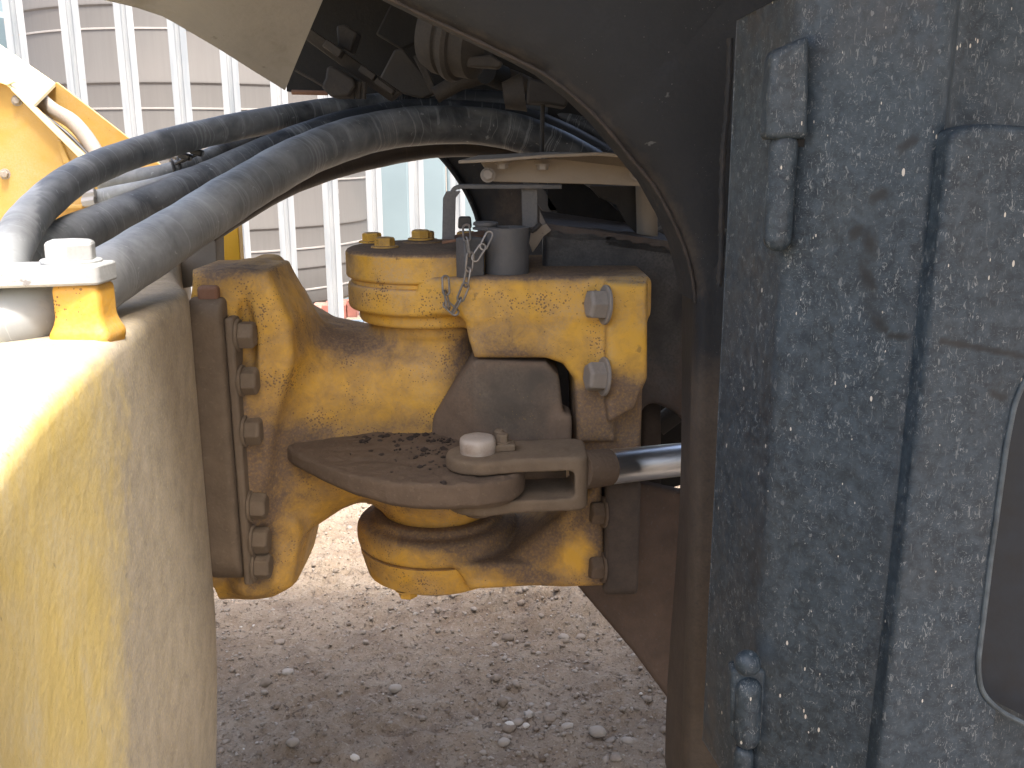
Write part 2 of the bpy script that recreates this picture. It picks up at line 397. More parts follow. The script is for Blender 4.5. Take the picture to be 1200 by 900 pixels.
def m_ground_():
    m = Mat('dirt_and_grit', .95, 0, .25)
    big = m.noise(2.2, 6, .4, .6); med = m.noise(16, 6, .3, .65); fine = m.noise(120, 5, 0, .7)
    c = m.mix(m.step(big, .35, .68), (.195, .147, .104), (.265, .215, .165))
    c = m.mix(m.math('MULTIPLY', m.step(med, .4, .7), .6), c, (.31, .27, .217))
    c = m.mix(m.math('MULTIPLY', m.step(m.noise(5, 5, 1, .6), .50, .70), .75), c, (.15, .115, .09))
    c = m.mix(m.math('MULTIPLY', m.step(fine, .55, .68), .55), c, (.40, .36, .30)); c = m.mix(m.math('MULTIPLY', m.math('MAXIMUM', m.step(m.noise(95, 4), .58, .68), m.step(m.noise(38, 5, 1.2, .7), .58, .66)), .8), c, (.075, .057, .045))
    m.color(c); m.bump(med, .6, .015); m.bump(fine, .8, .006); m.bump(m.voro(130), .4, .004); return m.m
m_ground = m_ground_()
def m_peb_():
    m = Mat('pebble_stone', .85, 0, .3); a = m.attr('tone')
    c = ramp(m.nt, a, [(0, (.13, .10, .075, 1)), (.35, (.22, .182, .145, 1)), (.7, (.29, .26, .225, 1)), (.93, (.36, .335, .30, 1)), (1, (.52, .50, .46, 1))])
    c = m.mix(m.math('MULTIPLY', m.step(m.noise(90, 4), .45, .75), .35), c, (.34, .28, .23)); m.color(c); m.bump(m.noise(160, 4), .3, .002); return m.m
m_peb = m_peb_()

# ------------------------------------------------------------ reusable bolt meshes (axis +Z, head on z>=0)
def bolt_data(name, r, hgt, washer=0, wh=.004, mat=None):
    bm = bmesh.new()
    def ring(rr, z, n, ph=0): return [bm.verts.new((rr*math.cos(2*PI*k/n+ph), rr*math.sin(2*PI*k/n+ph), z)) for k in range(n)]
    z0 = 0
    if washer:
        a, b, c = ring(washer, 0, 24), ring(washer, wh*.7, 24), ring(washer*.95, wh, 24)
        for p, q in ((a, b), (b, c)):
            for k in range(24): bm.faces.new((p[k], p[(k+1) % 24], q[(k+1) % 24], q[k]))
        bm.faces.new(c); z0 = wh+.0002
    a, b, c, d = ring(r, z0, 6), ring(r, z0+hgt*.82, 6), ring(r*.86, z0+hgt*.97, 6), ring(r*.7, z0+hgt, 6)
    for p, q in ((a, b), (b, c), (c, d)):
        for k in range(6): bm.faces.new((p[k], p[(k+1) % 6], q[(k+1) % 6], q[k]))
    bm.faces.new(d); bmesh.ops.recalc_face_normals(bm, faces=bm.faces)
    bmesh.ops.bevel(bm, geom=[e for e in bm.edges if len(e.link_faces) == 2 and e.verts[0].co.z > z0-1e-5 and e.verts[1].co.z > z0-1e-5], offset=r*.05, segments=1, affect='EDGES')
    me = bpy.data.meshes.new(name); bm.to_mesh(me); bm.free(); me.materials.append(mat); return me
XP, XN = (1, 0, 0), (-1, 0, 0)

# ============================================================ GROUND
def ground():
    def axis(a, b, h, far, g=1.35):
        c = list(np.arange(a, b, h)); s = h; l = a; lo = []
        while l > -far: s *= g; l -= s; lo.append(l)
        s = h; l = c[-1]; hi = []
        while l < far: s *= g; l += s; hi.append(l)
        return np.array(lo[::-1]+c+hi)
    X = axis(-1.3, 1.3, .0105, 900); Y = axis(1.6, 5.2, .0115, 900)
    xx_, yy_ = np.meshgrid(X, Y, indexing='ij'); v = np.stack([xx_, yy_, ground_z(xx_, yy_)], -1).reshape(-1, 3)
    o = mesh('ground', v, grid_faces(len(X), len(Y)), m_ground, base=(0, 0, 0), smooth='all'); o['kind'] = 'structure'
    o['label'] = 'bare dirt yard with embedded grit and small stones'
def ground_z(x, y):
    far = np.clip(1-(np.sqrt(x*x+(y-2.5)**2)-3)/4, 0, 1)
    z = (fbm(x*1.7, y*1.7, 3, 3)-.5)*.05
    z = z+(fbm(x*9, y*9, 4, 11)-.5)*.035
    rough_ = np.clip(vnoise(x*2.3+5, y*2.3, 21)*2-.7, 0, 1)
    cl = np.clip(1-((x-.12)/.38)**2-((y-2.72)/.26)**2, 0, 1)+.6*np.clip(1-((x+.75)/.5)**2-((y-2.95)/.14)**2, 0, 1)
    r1 = 1-ab(2*vnoise(x*26, y*26, 5)-1); r2 = 1-ab(2*vnoise(x*61, y*61, 8)-1)
    z = z+(r1*.015+r2*.009)*(.35+.8*rough_+1.6*cl)+(fbm(x*16, y*16, 3, 31)-.45)*.05*cl
    z = z+(vnoise(x*80, y*80, 41)-.5)*.008+np.clip(vnoise(x*38, y*38, 51)-.62, 0, 1)*.035*(.4+rough_)
    return z*far
ground()
def pebbles():
    rng = np.random.default_rng(4)
    t = (1+5**.5)/2
    ico = np.array([(-1, t, 0), (1, t, 0), (-1, -t, 0), (1, -t, 0), (0, -1, t), (0, 1, t), (0, -1, -t), (0, 1, -t), (t, 0, -1), (t, 0, 1), (-t, 0, -1), (-t, 0, 1)], float)
    ico /= np.linalg.norm(ico[0]); fc = [(0, 11, 5), (0, 5, 1), (0, 1, 7), (0, 7, 10), (0, 10, 11), (1, 5, 9), (5, 11, 4), (11, 10, 2), (10, 7, 6), (7, 1, 8), (3, 9, 4), (3, 4, 2), (3, 2, 6), (3, 6, 8), (3, 8, 9), (4, 9, 5), (2, 4, 11), (6, 2, 10), (8, 6, 7), (9, 8, 1)]
    # one subdivision
    V = [tuple(p) for p in ico]; cache = {}
    def mid(a, b):
        k = (min(a, b), max(a, b))
        if k not in cache:
            p = (np.array(V[a])+np.array(V[b]))/2; V.append(tuple(p/np.linalg.norm(p))); cache[k] = len(V)-1
        return cache[k]
    f2 = []
    for a, b, c in fc:
        x, y, z = mid(a, b), mid(b, c), mid(c, a); f2 += [(a, x, z), (b, y, x), (c, z, y), (x, y, z)]
    hi = (np.array(V), np.array(f2)); lo = (ico, np.array(fc))
    def batch(n, area, smin_, smax_, src, dens=None, power=2.2):
        xs = rng.uniform(area[0], area[1], n*3); ys = rng.uniform(area[2], area[3], n*3)
        if dens is not None:
            k = rng.random(n*3) < dens(xs, ys); xs, ys = xs[k][:n], ys[k][:n]
        else: xs, ys = xs[:n], ys[:n]
        n = len(xs); S = smin_+(smax_-smin_)*rng.random(n)**power
        zs = ground_z(xs, ys); bv, bf = src; k = len(bv)
        ang = rng.uniform(0, 2*PI, n); tilt = rng.normal(0, .25, n); el = rng.uniform(.6, 1.0, (n, 3)); el[:, 2] *= rng.uniform(.35, .75, n)
        jit = 1+rng.normal(0, .16, (n, k, 1)); p = bv[None]*jit*el[:, None]*S[:, None, None]
        y_, z_ = p[..., 1]*np.cos(tilt)[:, None]-p[..., 2]*np.sin(tilt)[:, None], p[..., 1]*np.sin(tilt)[:, None]+p[..., 2]*np.cos(tilt)[:, None]
        x2 = p[..., 0]*np.cos(ang)[:, None]-y_*np.sin(ang)[:, None]; y2 = p[..., 0]*np.sin(ang)[:, None]+y_*np.cos(ang)[:, None]
        q = np.stack([x2+xs[:, None], y2+ys[:, None], z_+(zs+S*.12)[:, None]], -1).reshape(-1, 3)
        fs = (bf[None]+(np.arange(n)*k)[:, None, None]).reshape(-1, 3); tone = np.repeat(np.clip(rng.normal(.42, .2, n), 0, 1), k)
        return q, fs, tone
    def join(bs, name, label):
        vs, fs, ts, n = [], [], [], 0
        for q, f, t_ in bs: vs.append(q); fs.append(f+n); ts.append(t_); n += len(q)
        o = mesh(name, np.concatenate(vs), np.concatenate(fs), m_peb, base=(0, 0, 0), smooth='all', attrs={'tone': np.concatenate(ts)})
        o['kind'] = 'stuff'; o['label'] = label; o['category'] = 'gravel'
    band = lambda x, y: np.clip(.12+1.3*np.clip(vnoise(x*3.1, y*3.1, 77)*1.8-.75, 0, 1)+1.2*np.exp(-((x-.42)/.3)**2-((y-2.0)/.22)**2), 0, 1)
    join([batch(10000, (-1.1, 1.1, 1.6, 3.9), .002, .0075, lo, None, 1.6), batch(4200, (-1.6, 1.4, 1.6, 5.2), .004, .013, lo, band),
          batch(600, (-1.0, 1.0, 1.65, 4.2), .008, .019, hi, band, 3)], 'gravel', 'small loose pebbles and grit strewn over the dirt yard')
    # the largest stones, one by one
    def stone(px, py, wpx, tone, lab, seed):
        r_ = np.random.default_rng(seed); c = PZ(px, py, .0); gz = float(ground_z(np.array([c.x]), np.array([c.y]))[0]); c = PZ(px, py, gz)
        s = wpx/2/F*(c-EYE).length; bv, bf = hi; v = bv*(1+r_.normal(0, .07, (len(bv), 1)))*np.array([1, .8, .6])*s
        a = r_.uniform(-.5, .5); v = np.stack([v[:, 0]*math.cos(a)-v[:, 1]*math.sin(a), v[:, 0]*math.sin(a)+v[:, 1]*math.cos(a), v[:, 2]], 1)+np.array([c.x, c.y, gz+s*.3])
        tag(mesh('stone', v, bf, m_peb, smooth='all', attrs={'tone': np.full(len(v), tone)}), lab, 'stone', 'larger stones lying on the dirt')
    for a in ((597, 851, 12, 1.0, 'brightest small white stone among the gravel below the hitch', 1), (616, 852, 10, 1, 'white stone just right of the brightest stone in the gravel', 2),
              (664, 854, 15, .8, 'rounded grey stone near the right edge of the gravel patch', 3), (645, 845, 17, .3, 'dark brown-grey stone in the gravel above the pale rounded ones', 4),
              (415, 890, 13, 1.0, 'white oval stone alone on dirt at the bottom of the yard', 5), (590, 872, 15, .75, 'pale stone at the lower left of the gravel patch', 6),
              (343, 872, 15, .6, 'grey stone on dirt near the lower left beside the frame', 7), (337, 790, 14, .85, 'pale stone on dirt right of the yellow frame edge', 8),
              (463, 809, 15, .75, 'pale flat stone in the middle of the dirt', 9), (595, 750, 16, .15, 'dark clod lying below the lower yoke', 10),
              (700, 860, 20, .7, 'long flat grey stone near the diagonal chassis plate', 11), (735, 870, 14, .75, 'grey stone nearest the black door post', 12)): stone(*a)
pebbles()

# ============================================================ BACKGROUND: fence, tank, wall, bricks
def fence():
    Y0 = 3.96; t0 = (36.7-600)/(F/math.cos(PITCH)); a, b = .0472*Y0, .0178*Y0
    root = thing('palisade_fence', 'galvanised white palisade fence in front of the beige tank', 'fence', (t0*Y0, Y0, 0))
    d = Vector((a, b, 0)).normalized(); n = Vector((d.y, -d.x, 0)); hgt = 2.4; wd = .072
    prof = [(-.5, .004), (-.42, .006), (-.16, .006), (-.1, -.002), (0, -.006), (.1, -.002), (.16, .006), (.42, .006), (.5, .004)]
    me = None
    for i in range(-6, 15):
        c = Vector((t0*Y0+i*a, Y0+i*b, 0))
        if me is None:
            g = G(); pts = [d*(u*wd)+n*o_ for u, o_ in prof]; back = [p-n*.003 for p in pts[::-1]]
            ring = pts+back; zs = [0.06, hgt]
            vs = [p+Vector((0, 0, zs[0])) for p in ring]+[p+Vector((0, 0, zs[1])) for p in ring]; m = len(ring)
            fs = [(k, (k+1) % m, m+(k+1) % m, m+k) for k in range(m)]
            for k in range(len(pts)-1): fs += [(m+k, m+k+1, 2*m-2-k, 2*m-1-k), (k+1, k, m-1-k, m-2-k)]
            g.add(vs, fs); o = g.obj('pale', m_pale, None, base=(0, 0, 0), angle=30); me = o.data; o.parent = root; o.location = c-loc_world(root)
        else: place('pale', me, Matrix.Translation(c), root)
    for z in (.3, 2.05):
        g = G(); A = Vector((t0*Y0-6.3*a, Y0-6.3*b, z))-n*.004; B = Vector((t0*Y0+14.3*a, Y0+14.3*b, z))-n*.004
        g.add([A, B, B-n*.045, A-n*.045]+[q+Vector((0, 0, .045)) for q in (A, B, B-n*.045, A-n*.045)], [(0, 1, 2, 3), (7, 6, 5, 4), (0, 4, 5, 1), (1, 5, 6, 2), (2, 6, 7, 3), (3, 7, 4, 0)]); g.obj('rail', m_pale, root)
fence()
def tank():
    D = 6.4; ang = math.radians(-17.4); cx, cy = D*math.sin(ang), D*math.cos(ang); r = D*math.sin(math.radians(9.05))
    root = thing('water_tank', 'beige ribbed round storage tank behind the white fence', 'tank', (cx, cy, 0))
    def zof(px, py):
        dd = ray(px, py); s = Vector((dd.x, dd.y)); A = s.dot(s); B = -2*(s.x*cx+s.y*cy); C = cx*cx+cy*cy-r*r; q = B*B-4*A*C
        t_ = (-B-math.sqrt(q))/(2*A) if q > 0 else -B/(2*A); return EYE.z+dd.z*t_
    zb = zof(370, 360); ridges = [zof(100, 5), zof(150, 96), zof(300, 183), zof(370, 264), zof(370, 312)]
    prof = [(0, zb), (r*.93, zb), (r*.985, zb+.03), (r, zb+.09)]
    for z in ridges[::-1]: prof += [(r, z-.012), (r*1.006, z-.002), (r*1.006, z+.008), (r*1.0, z+.03)]
    prof += [(r, 2.7), (r*.9, 2.9), (0, 3.0)]
    M = Matrix.Translation((cx, cy, 0)); g = G(); g.lathe(prof[1:-1], M, 96); g.obj('tank_wall', m_tank, root, angle=30)
    for px, py in ((100, 34), (200, 127), (370, 211), (370, 290), (370, 338)):
        z = zof(px, py); g = G(); vs = [(r+.002, z-.005), (r+.004, z-.004), (r+.004, z+.004), (r+.002, z+.005), (r-.01, z+.005), (r-.01, z-.005)]
        n = 96; V_ = [Vector((cx+q*math.cos(2*PI*k/n), cy+q*math.sin(2*PI*k/n), zz_)) for q, zz_ in vs for k in range(n)]
        g.add(V_, [(i*n+k, i*n+(k+1) % n, ((i+1) % 6)*n+(k+1) % n, ((i+1) % 6)*n+k) for i in range(6) for k in range(n)]); g.obj('strap', m_strap, root)
    g = G(); g.lathe([(r*.8, 0), (r*.8, zb-.003)], M, 48); g.obj('plinth', m_blue, root)
    ph = math.radians(-28); 
    for k, py in enumerate((205, 222, 245)):                # lugs of the closing clamp on the right flank
        q = Vector((cx+r*math.cos(ph), cy+r*math.sin(ph), zof(420, py))); g = G(); g.box((-.02, -.02, -.015), (.02, .02, .015), Matrix.Translation(q)@Matrix.Rotation(ph, 4, 'Z')); g.obj('clamp_lug', m_strap, root, bevel=.004)
    return cx, cy, r, zb
tank()
def second_tank():
    c = P(-95, 60, 7.0); g = G(); g.lathe([(.60, .0), (.62, .05), (.62, zz(-95, 22, 7.0)), (.57, zz(-95, 12, 7.0)), (.3, zz(-95, 8, 7))], Matrix.Translation((c.x, c.y, 0)), 48)
    tag(g.obj('storage_drum', m_wall, None), 'pale drum peeping in at the far left beyond the beige tank', 'drum')
second_tank()
def wall():
    root = thing('sheet_metal_wall', 'pale blue ribbed metal wall of a container beyond the tank', 'wall', (0, 8.2, 0))
    xs = [xx(480, 8.2, 230)+k*.31 for k in range(-16, 17)]
    for k, x in enumerate(xs[:-1]):
        g = G(); pr = [(x+.004, 0), (x+.02, -.012), (xs[k+1]-.02, -.012), (xs[k+1]-.004, 0)]
        g.prism([(u, 8.2+v, 0) for u, v in pr]+[(xs[k+1]-.004, 8.23, 0), (x+.004, 8.23, 0)], (0, 0, 3.4)); g.obj('panel', m_wall, root, smooth=False)
wall()
def yard_clutter():
    Yb = 4.75
    b0 = P(386, 378, Yb); zt = zz(386, 388, Yb)
    g = G(); x0, x1 = xx(352, Yb, 400), xx(432, Yb, 400); g.box((x0, Yb, 0), (x1, Yb+.35, zt)); g.box((x0-.012, Yb-.012, zt-.035), (x1+.012, Yb+.36, zt-.0052))
    tag(g.obj('storage_bin', m_blue, None, bevel=.01, bseg=3), 'dull blue plastic bin under the bricks behind the fence', 'bin')
    # hollow bricks, holes facing out
    def brick(px0, px1, py0, py1, Y, dep, lab, mat=m_brick, holes=True, nm='brick'):
        x0, x1 = xx(px0, Y, 375), xx(px1, Y, 375); z0, z1 = zz(px0, py1, Y), zz(px0, py0, Y)
        if not holes:
            g = G(); g.box((x0, Y, z0), (x1, Y+dep, z1)); o = g.obj(nm, mat, None, bevel=.004)
        else:
            nx, nz = 3, 2; w_, h_ = (x1-x0), (z1-z0)
            def fn(X, Y_, Z):
                d = s_box(X, Y_, Z, ((x0+x1)/2, Y+dep/2, (z0+z1)/2), (w_/2, dep/2, h_/2), .004)
                for i in range(2):
                    for j in range(3):
                        cx, cz = x0+w_*(.3+.4*i), z0+h_*(.2+.3*j); d = mx(d, -(mx(np.sqrt((X-cx)**2+(Z-cz)**2)-.0085, (Y_-Y)-.05)))
                return d
            v, f = nets(fn, (x0, Y, z0), (x1, Y+dep, z1), .0035); o = mesh(nm, v, f, mat, None)
        tag(o, lab, 'brick' if nm == 'brick' else 'block')
    brick(361, 376.5, 361, 382.5, Yb+.02, .2, 'salmon brick standing on the blue bin with six dark holes showing')
    brick(340, 359, 364, 384, Yb+.02, .2, 'salmon brick mostly hidden behind the fence pale left of the holed one')
    brick(377.5, 406, 357.5, 373.5, Yb+.06, .2, 'plain terracotta brick right of the holed brick above the bin', m_terra, False)
    brick(407, 418.5, 352, 372, Yb+.06, .2, 'narrow red brick end between the fence pale and the cap', m_terra, False)
    g = G(); g.sweep([P(412, 360, 4.9), P(424, 364, 4.9), P(431, 372, 4.9), P(434, 395, 4.9), P(436, 440, 4.9)], .028, 14); tag(g.obj('pipe_bend', m_pvc, None), 'white bent waste pipe between fence and yellow hitch', 'pipe')
    g = G(); 
    for k in range(3): c = P(441, 378+k*11, 5.0); g.lathe([(.045, -.02), (.05, -.015), (.05, .015), (.045, .02)], Matrix.Translation(c), 24)
    tag(g.obj('stacked_coupling', m_cone, None), 'dull grey ribbed coupling standing behind the white pipe', 'pipe fitting')
yard_clutter()

# ============================================================ REAR FRAME (left)
ZT = zz(130, 388, .96)          # top of the frame end
def rear_frame():
    root = thing('rear_frame', 'big dusty yellow frame end filling the left side of the photo', 'machine frame', (-.6, .9, .0))
    plan = spline([(-.10, .12), (-.20, .30), (-.285, .485), (-.345, .70), (-.392, .95), (-.418, 1.15), (-.434, 1.27), (-.447, 1.31), (-.475, 1.37), (-.56, 1.6), (-.66, 1.95), (-.70, 2.05), (-.8, 2.1), (-1.3, 2.1)], 10)
    plan = np.array(plan); n = len(plan)
    # rounded top shoulder, side wall, bottom
    off = [(.10, 0.0), (.05, 0.0), (.02, -.0005), (.008, -.003), (.002, -.009), (0, -.02)]+[(0, -.02-k*(ZT-.12)/40) for k in range(1, 41)]
    tan = np.gradient(plan, axis=0); tan /= np.linalg.norm(tan, axis=1)[:, None]; nrm = np.stack([tan[:, 1], -tan[:, 0]], 1)*1.0
    V_ = []
    for i in range(n):
        for o_, dz in off:
            sag = .045*np.clip((-(dz)-.45)/.5, 0, 1)**1.6
            p = plan[i]-nrm[i]*(o_+sag); V_.append((p[0], p[1], ZT+dz))
    v = np.array(V_); m = len(off); fs = [(i*m+j, i*m+j+1, (i+1)*m+j+1, (i+1)*m+j) for i in range(n-1) for j in range(m-1)]
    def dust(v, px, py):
        return np.clip((px-100)/95, -.25, .8) - .25*np.clip((py-330)/700, 0, 1)*(px < 150) + .3*np.exp(-((py-330)/60)**2)*(px > 120)+.12+1.3*np.clip(1-(py-400+px*1.0)/170, 0, 1)  # last term paints sun-blown white into the top-left as pale tone
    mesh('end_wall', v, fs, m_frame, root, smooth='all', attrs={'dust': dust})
    g = G(); inner = [tuple(plan[i]-nrm[i]*.098) for i in range(n)]; poly = [(x, y, ZT-.0003) for x, y in inner]+[(-1.3, .12, ZT-.0003)]
    g.prism(poly[::-1], (0, 0, -.03)); g.obj('top_plate', m_frame, root, smooth=False, attrs={'dust': lambda v, px, py: np.full(len(px), .2)})
    # hose post with flared foot
    c = PZ(104, 392, ZT); z1 = zz(104, 331, c.y)
    def fn(X, Y, Z):
        d = s_box(X, Y, Z, (c.x, c.y, (ZT+z1)/2), (.0235, .022, (z1-ZT)/2), .006)
        foot = s_box(X, Y, Z, (c.x, c.y, ZT-.004), (.026, .024, .006), .003)
        return smin(d, foot, .022)
    v, f = nets(fn, (c.x-.06, c.y-.06, ZT-.012), (c.x+.06, c.y+.06, z1+.002), .003)
    mesh('hose_post', v, f, m_yel, root, smooth='all', attrs={'dust': lambda v, px, py: np.full(len(px), -.15)})
    # clamp
    cl = thing('hose_clamp', 'whitish clamp bar bolted on the yellow post over the thick hose', 'clamp', (c.x, c.y, z1))
    z2 = z1+.0195; zt = z2
    pl = rpoly([(c.x+.026, c.y-.024), (c.x+.026, c.y+.024), (-.75, c.y-.04), (-.75, c.y-.11)], .006)
    g = G(); g.prism([(x, y, z1+.0003) for x, y in pl], (0, 0, .0195)); g.obj('clamp_bar', m_white, cl, bevel=.0025)
    me = bolt_data('bolt', .0245, .0185, .0285, .0035, m_white); place('bolt', me, frame((c.x-.009, c.y-.0, zt+.0005), (0.02, 0, 1), .25), cl)
    # far part of the frame seen between the hoses
    fr = thing('frame_bracket', 'bright yellow upright plate standing behind the frame end', 'bracket', tuple(P(262, 320, 1.9)))
    g = G(); a, b = P(254, 262, 1.9), P(279, 262, 1.9); g.prism([(a.x, 1.9, b.z+.1), (b.x, 1.9, b.z+.1), (P(283, 330, 1.9).x, 1.9, P(283, 330, 1.9).z-.3), (a.x, 1.9, P(283, 330, 1.9).z-.3)], (0, .03, 0)); g.obj('upright_plate', dirty('fresh_yellow_paint', (.85, .47, .02), filmamt=.1, chips=.2, rough=.5), fr, bevel=.002)
    g = G(); g.prism([P(205, 285, 1.75), P(253, 275, 1.75), P(255, 330, 1.75), P(205, 340, 1.75)], (0, .05, 0)); g.obj('dusty_plate', m_shelf, fr, bevel=.002)
    return c, z1
post_c, post_z = rear_frame()

# ============================================================ HITCH CASTING
PXC, PYC = xx(506, 1.55, 330), 1.55
def casting():
    root = thing('hitch_casting', 'chipped yellow cast hitch bolted between the frame end and the pivot', 'machine casting', (PXC-.1, PYC, zz(400, 690, PYC)))
    Yc = 1.47; zlow = zz(500, 655, PYC)
    poly = pxz([(236, 345), (300, 345), (330, 352), (343, 374), (372, 388), (440, 397), (540, 397), (540, 600), (432, 592), (400, 602), (358, 626), (347, 682), (240, 692)], Yc)
    zt = zz(500, 335, PYC); lo = (xx(226, 1.35, 330)-.005, 1.33, poly[-1][1]-.03); hi = (PXC+.12, 1.78, zz(260, 311, 1.40)+.012)
    ribs = [pxz(q, 1.36) for q in ([(298, 352), (336, 372), (330, 440), (298, 470)],)]
    xl = poly[0][0]; zc = zz(400, 500, 1.5)
    def fn(X, Y, Z):
        p = s_poly(X, Z, poly); t = np.clip((X-xl)/(PXC-xl), 0, 1)
        wY = .185-.085*t*t*(3-2*t); bulge = .0
        core = smax(p, ab(Y-PYC)-wY+.35*mx(ab(Z-zc)-.13, 0)**1*0-.0, .10)
        # taper of the upper and lower walls away from the near flange: ribs leave hollows between
        fx0, fx1 = xx(226, 1.35, 330), xx(312, 1.35, 330); fz1, fz0 = zz(270, 317, 1.35), zz(270, 690, 1.38)
        fl = s_box(X, Y, Z, (fx1-.05, 1.47, (fz1+fz0)/2), (.026, .125, (fz1-fz0)/2), .02)
        tw = smax(s_poly(X, Z, pxz([(226, 316), (315, 316), (343, 378), (346, 420), (322, 500), (300, 640), (226, 690)], 1.36)), mx(1.346-Y, Y-1.50), .018); fl = smin(fl, tw, .012)
        d = smin(core, fl, .055)
        hol = np.sqrt(((X-xx(292, 1.36, 400))/.012)**2+((Y-1.352)/.014)**2+((Z-zz(292, 398, 1.36))/.055)**2)-1
        d = smax(d, -hol*.012, .014)
        rib2 = smax(s_poly(X, Z, pxz([(262, 632), (345, 612), (352, 628), (342, 684), (262, 690)], 1.40)), ab(Y-1.41)-.02, .015)
        d = smin(d, rib2, .03)
        hol2 = np.sqrt(((X-xx(310, 1.37, 640))/.02)**2+((Y-1.35)/.03)**2+((Z-zz(310, 650, 1.37))/.045)**2)-1
        d = smax(d, -hol2*.02, .02)
        neck = s_cylz(X, Y, Z, PXC, PYC, .0865, zlow, zt, .006)
        hub = s_cylz(X, Y, Z, PXC, PYC, .104, zz(500, 585, PYC), zz(500, 425, PYC), .05)
        d = smin(d, smin(neck, hub, .04), .045)
        col = s_cylz(X, Y, Z, PXC, PYC, .096, zz(500, 383, PYC), zz(500, 350, PYC), .006)
        return smin(d, col, .012)
    v, f = nets(fn, lo, hi, .0034)
    du = gauss([(262, 560, 60, 130, .6), (250, 440, 30, 100, .4), (270, 318, 60, 16, .5), (430, 405, 60, 22, .45), (360, 525, 60, 30, .45), (300, 645, 25, 60, .5), (385, 390, 40, 20, .35),
                (330, 560, 60, 60, .3), (480, 500, 60, 12, .35), (548, 440, 25, 50, .6), (495, 590, 90, 12, .35), (420, 470, 200, 200, .12), (560, 380, 22, 40, .5)])
    mesh('casting_body', v, f, m_cast, root, smooth='all', attrs={'dust': du})
    # dark flange plate and its row of bolts
    xa, xb = xx(229, 1.315, 520), xx(264, 1.30, 470)
    zt_, zb_ = zz(225, 352, 1.31), zz(250, 690, 1.31)
    def fl(X, Y, Z):
        yo = PYC; q = s_poly(Y, Z, rpoly([(1.305, zt_-.02), (1.33, zt_+.0), (1.61, zt_+.0), (1.61, zb_), (1.34, zb_), (1.305, zb_+.03)], .03))
        return smax(q, ab(X-(xa+xb)/2)-(xb-xa)/2, .008)
    v, f = nets(fl, (xa, 1.29, zb_), (xb, 1.82, zt_), .0035); mesh('flange_plate', v, f, m_tan, root, smooth='all', attrs={'dust': gauss([(240, 500, 60, 300, .4)])})
    g = G(); xs = xb; z1, z2 = zz(262, 372, 1.325), zz(290, 684, 1.325); g.box((xs+.0005, 1.318, z2), (xs+.013, 1.60, z1)); g.obj('packing_strip', m_tan, root, bevel=.004)
    g = G(); g.box((xs-.03, 1.322, zz(232, 356, 1.32)), (xs-.004, 1.345, zz(232, 334, 1.32)));
    me = bolt_data('bolt', .0205, .021, .0235, .004, m_tan); xs2 = xs+.0132
    for (py, k) in ((393, 0), (447, .3), (506, .15), (594, .4), (634, .1), (664, .35), (672, .2)):
        if py == 672: continue
        z = zz(272, py, 1.335); place('bolt', me, frame((xs2, 1.338, z), XP, k), root)
    for k in range(6): place('bolt', me, frame((xs2, 1.585, zt_-.04-k*.07), XP, k*.2), root)
    g = G(); c = P(243, 345, 1.33); g.box((c.x-.016, 1.332, c.z-.012), (c.x+.014, 1.36, c.z+.011)); g.obj('rusty_stop', m_rust, root, bevel=.005)
    # steering lug
    zl1, zl0 = .914, .879
    plan = pxy([(312, 504), (345, 531), (380, 545), (410, 555), (455, 564), (505, 567)], zl1)
    pin = (P(561, 540, 1.30).x, 1.30)
    def lug(X, Y, Z):
        A = plan; pl = A+[(pin[0]-.0, pin[1]-.0655), (pin[0]+.06, pin[1]+.02), (pin[0]+.02, 1.5), (PXC, 1.62), (A[0][0]+.05, 1.52)]
        q = smin(s_poly(X, Y, pl)-.004, np.sqrt((X-pin[0])**2+(Y-pin[1])**2)-.066, .01)
        ztop = zl1+np.clip((Y-1.33), 0, .2)*.10
        zb = zl0+np.clip((pin[0]-.09-X)*.085, 0, .016); d = smax(q, mx(Z-ztop, zb-Z), .006)
        lip = smax(s_poly(X, Y, pl)+.003, mx(Z-(zb+.012), zb-.004-Z), .004)
        return smin(d, smin(lip, np.sqrt((X-pin[0])**2+(Y-pin[1])**2+0*Z)-.058+1e3*mx(ab(Z-zl0)-.006, 0), .006), .008)
    v, f = nets(lug, (plan[0][0]-.03, 1.15, zl0-.012), (pin[0]+.1, 1.64, zl1+.04), .003)
    # lumps of dried soil are part of the surface
    up = (v[:, 2] > zl1-.0015); nz = fbm(v[:, 0]*70, v[:, 1]*70, 3, 9); v[:, 2] += np.where(up, (nz-.5)*.006, (nz-.5)*.0015)
    mesh('steering_lug', v, f, m_brown, root, smooth='all', attrs={'dust': lambda v, px, py: .5+0*px})
    # stop block with sloping left side
    poly2 = pxz([(552, 424), (562, 421), (640, 424), (655, 440), (662, 500), (664, 592), (470, 592), (505, 495), (530, 455)], 1.40)
    def blk(X, Y, Z):
        q = s_poly(X, Z, poly2); slope = 1.385+np.clip((xx(556, 1.4, 450)-X)*.75, 0, .2)+np.clip(Z-zz(600, 470, 1.4), 0, .2)*.15
        d = smax(q, mx(slope-Y, Y-1.53), .008)
        bump = s_box(X, Y, Z, (xx(657, 1.41, 498), 1.41, zz(657, 498, 1.41)), (.016, .03, .024), .008)
        return smin(d, bump, .008)
    v, f = nets(blk, (poly2[6][0], 1.36, poly2[5][1]-.02), (poly2[5][0]+.04, 1.55, poly2[1][1]+.02), .0033)
